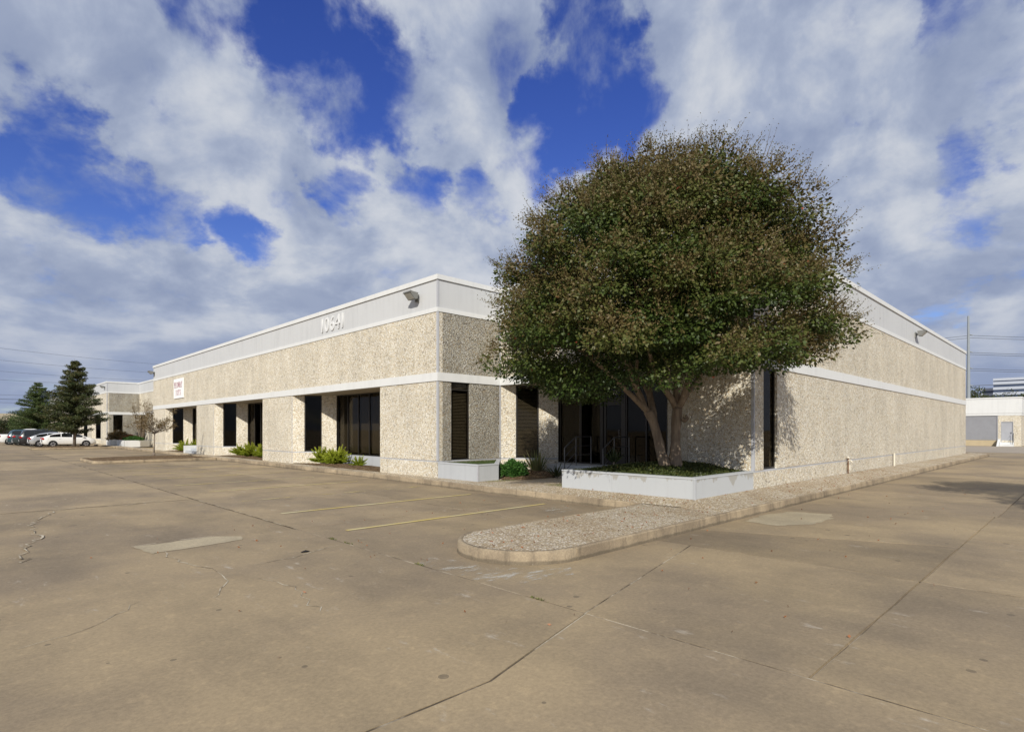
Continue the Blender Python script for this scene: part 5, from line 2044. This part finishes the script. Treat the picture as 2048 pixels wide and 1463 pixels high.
part(MB().box(68.98, 69.06, -8.78, -8.72, 1.35, 1.5), 'handle', 'steel_rail', d2)
ds = tag(empty('dock_steps', (68.6, -8.4, 0)), 'white steps with a small handrail below the grey door of the low building', 'steps')
part(MB().box(68.1, 68.98, -9.0, -7.9, 0, .42), 'landing', 'white_trim', ds)
part(MB().box(67.8, 68.097, -9.0, -7.9, 0, .22), 'step', 'white_trim', ds)
part(MB().add([(67.2, -7.88, 0), (68.98, -7.88, 0), (68.98, -7.88, .75), (68.6, -7.88, .75), (67.2, -7.7, 0), (68.98, -7.7, 0), (68.98, -7.7, .75), (68.6, -7.7, .75)],
                [(0, 1, 2, 3), (7, 6, 5, 4), (0, 3, 7, 4), (3, 2, 6, 7), (0, 4, 5, 1), (1, 5, 6, 2)]), 'side_wall', 'white_trim', ds)
mb = MB()
mb.tube([(67.9, -8.95, .2), (67.9, -8.95, 1.1), (68.7, -8.95, 1.4), (68.7, -8.95, .4)], .025, 6)
mb.tube([(67.9, -8.95, .7), (68.7, -8.95, 1.0)], .018, 6)
part(mb, 'rail', 'steel_rail', ds)

# office tower far behind
TW = tag(empty('office_tower', (520, 20, 0)), 'distant office tower banded in pale and dark stripes at the right edge', 'building')
s1 = Seg((520, 36), (520, -40))
s2 = Seg((528, 44.5), (528, 36.2))
for s_, zt in ((s1, 37.8), (s2, 31.5)):
    part(s_.block(MB(), 0, s_.L, 0, zt - 1, 0, 20), 'window_wall', 'tower_glass', TW)
    z = 4.0
    while z < zt:
        part(s_.block(MB(), -.2, s_.L, z, min(z + 1.9, zt + .5), .3, 20.2), 'spandrel', 'tower_pale', TW)
        z += 3.75
    part(s_.block(MB(), -.2, s_.L, zt - 1.1, zt + .6, .32, 20.25), 'parapet', 'tower_pale', TW)

# steel transmission pole and lines
PO = tag(empty('power_pole', (141.4, 3.7, 0)), 'tall grey steel power pole behind the end of the right hand wall', 'pole')
part(MB().tube([(141.4, 3.7, -0.2), (141.4, 3.7, 12), (141.4, 3.7, 25.7)], [.42, .32, .18], 12), 'shaft', 'pole_steel', PO)
ARMZ = [21.6, 21.1, 18.0, 17.6, 14.6, 14.2]
for z in ARMZ[::2] + [11.0]:
    part(MB().tube([(141.4, 3.7, z + .3), (141.9, 3.0, z)], .09, 6), 'insulator_arm', 'pole_steel', PO)
GW = 'overhead power lines'


def wire(a, b, sag, r, label):
    a, b = Vector(a), Vector(b)
    pts = []
    for i in range(17):
        t = i / 16
        p = a.lerp(b, t)
        p.z -= sag * 4 * t * (1 - t)
        pts.append(p)
    o = MB().tube(pts, r, 5).build('power_line', 'wire')
    return tag(o, label, 'wire', GW)


dirw = Vector((0.62, -0.78, 0))
WORDS = ['topmost', 'second', 'third', 'fourth', 'fifth', 'lowest']
for k, z in enumerate(ARMZ):
    a = Vector((141.6, 3.4, z))
    wire(a, a + Vector((95, -85, 0.2)), 1.0, .045, 'thin power line running right from the steel pole, %s of six' % WORDS[k])
    wire(a, a + Vector((-40, 160, -0.2)), 2.0, .045, 'thin power line running behind the building from the steel pole, %s of six' % WORDS[k])
wire((141.5, 3.5, 11.0), (215, -70, 17.0), .5, .06, 'thick cable slanting up right from the lower part of the steel pole')
# lines on the left, crossing behind the far wing
for k, (y0, y1) in enumerate(((691, 727), (715, 744), (737, 760), (754, 770), (784, 790), (792.5, 797), (799.5, 805))):
    a = wpt(-260, y0 - (y1 - y0) * .8, 88)
    b = wpt(330, y1, 150)
    e = b + (b - a) * 0.15
    w_ = ['topmost', 'second', 'third', 'fourth', 'fifth', 'sixth', 'lowest'][k]
    wire(a, e, 0.6, .022 if k != 5 else .04, 'power line crossing the sky at the far left, %s of seven' % w_)
LP = tag(empty('power_pole', (a.x, a.y, 0)), 'timber power pole beyond the left edge carrying the lines', 'pole')
a0 = wpt(-260, 640, 88)
part(MB().tube([(a0.x, a0.y, -.2), (a0.x, a0.y, a0.z + 1.5)], [.22, .14], 8), 'shaft', 'bark_grey', LP)
LP.location = (a0.x, a0.y, 0)
for ch in LP.children:
    ch.matrix_parent_inverse = Matrix.Translation(LP.location).inverted()

# ------------------------------------------------------------------ left hand distance
FB = tag(empty('tan_warehouse', (-20, 210, 0)), 'low tan warehouse far behind the parked cars at the left edge', 'building')
part(MB().box(-60, 9, 205, 240, 0, 5.0), 'wall', 'interior_dark', FB)
part(MB().box(-60.2, 9.2, 204.6, 240.2, 4.4, 6.4), 'fascia', 'tan_wall', FB)
part(MB().box(-60, 9, 204.7, 240, 6.41, 6.5), 'roof', 'roofing', FB)
FAR_L = ['%s in the row before the tan warehouse' % t for t in ('tallest dark tree behind the parked pickup', 'low dark tree right of the tallest one', 'paler green tree nearest the pyramidal trees', 'dark tree near the left edge', 'dark tree mostly hidden by the pyramidal trees', 'pale small tree beyond the left edge')]
FAR_R = ['dark tree top %s' % t for t in ('just right of the steel pole above the low white building', 'between the steel pole and the office tower', 'low and left of the office tower above the white coping', 'in front of the office tower above the white coping')]
for k, (u, v, H, R_, mm) in enumerate(((-7.0, 168, 6.2, 3.4, 'leaf_dark'), (-3.0, 175, 5.4, 3.0, 'leaf_dark'), (0.5, 165, 5.8, 3.3, 'leaf_green'), (-13, 172, 5.5, 3.3, 'leaf_dark'),
                                      (4.0, 178, 5.6, 3.4, 'leaf_dark'), (-18.5, 166, 5.0, 3.0, 'leaf_green'))):
    round_tree('far_tree', u, v, H, R_, mm, 2600, 40 + k, FAR_L[k], 'far trees on the left', 0.3, 0.6)
for k, (u, v, H, R_) in enumerate(((190, 7.5, 13.5, 4.5), (205, 1.5, 13.2, 5.0), (196, -3.0, 12.6, 4.0), (230, -9.0, 13.4, 5.5))):
    round_tree('far_tree', u, v, H, R_, 'leaf_dark', 3000, 60 + k, FAR_R[k], 'far trees on the right', 0.45, 2.0)
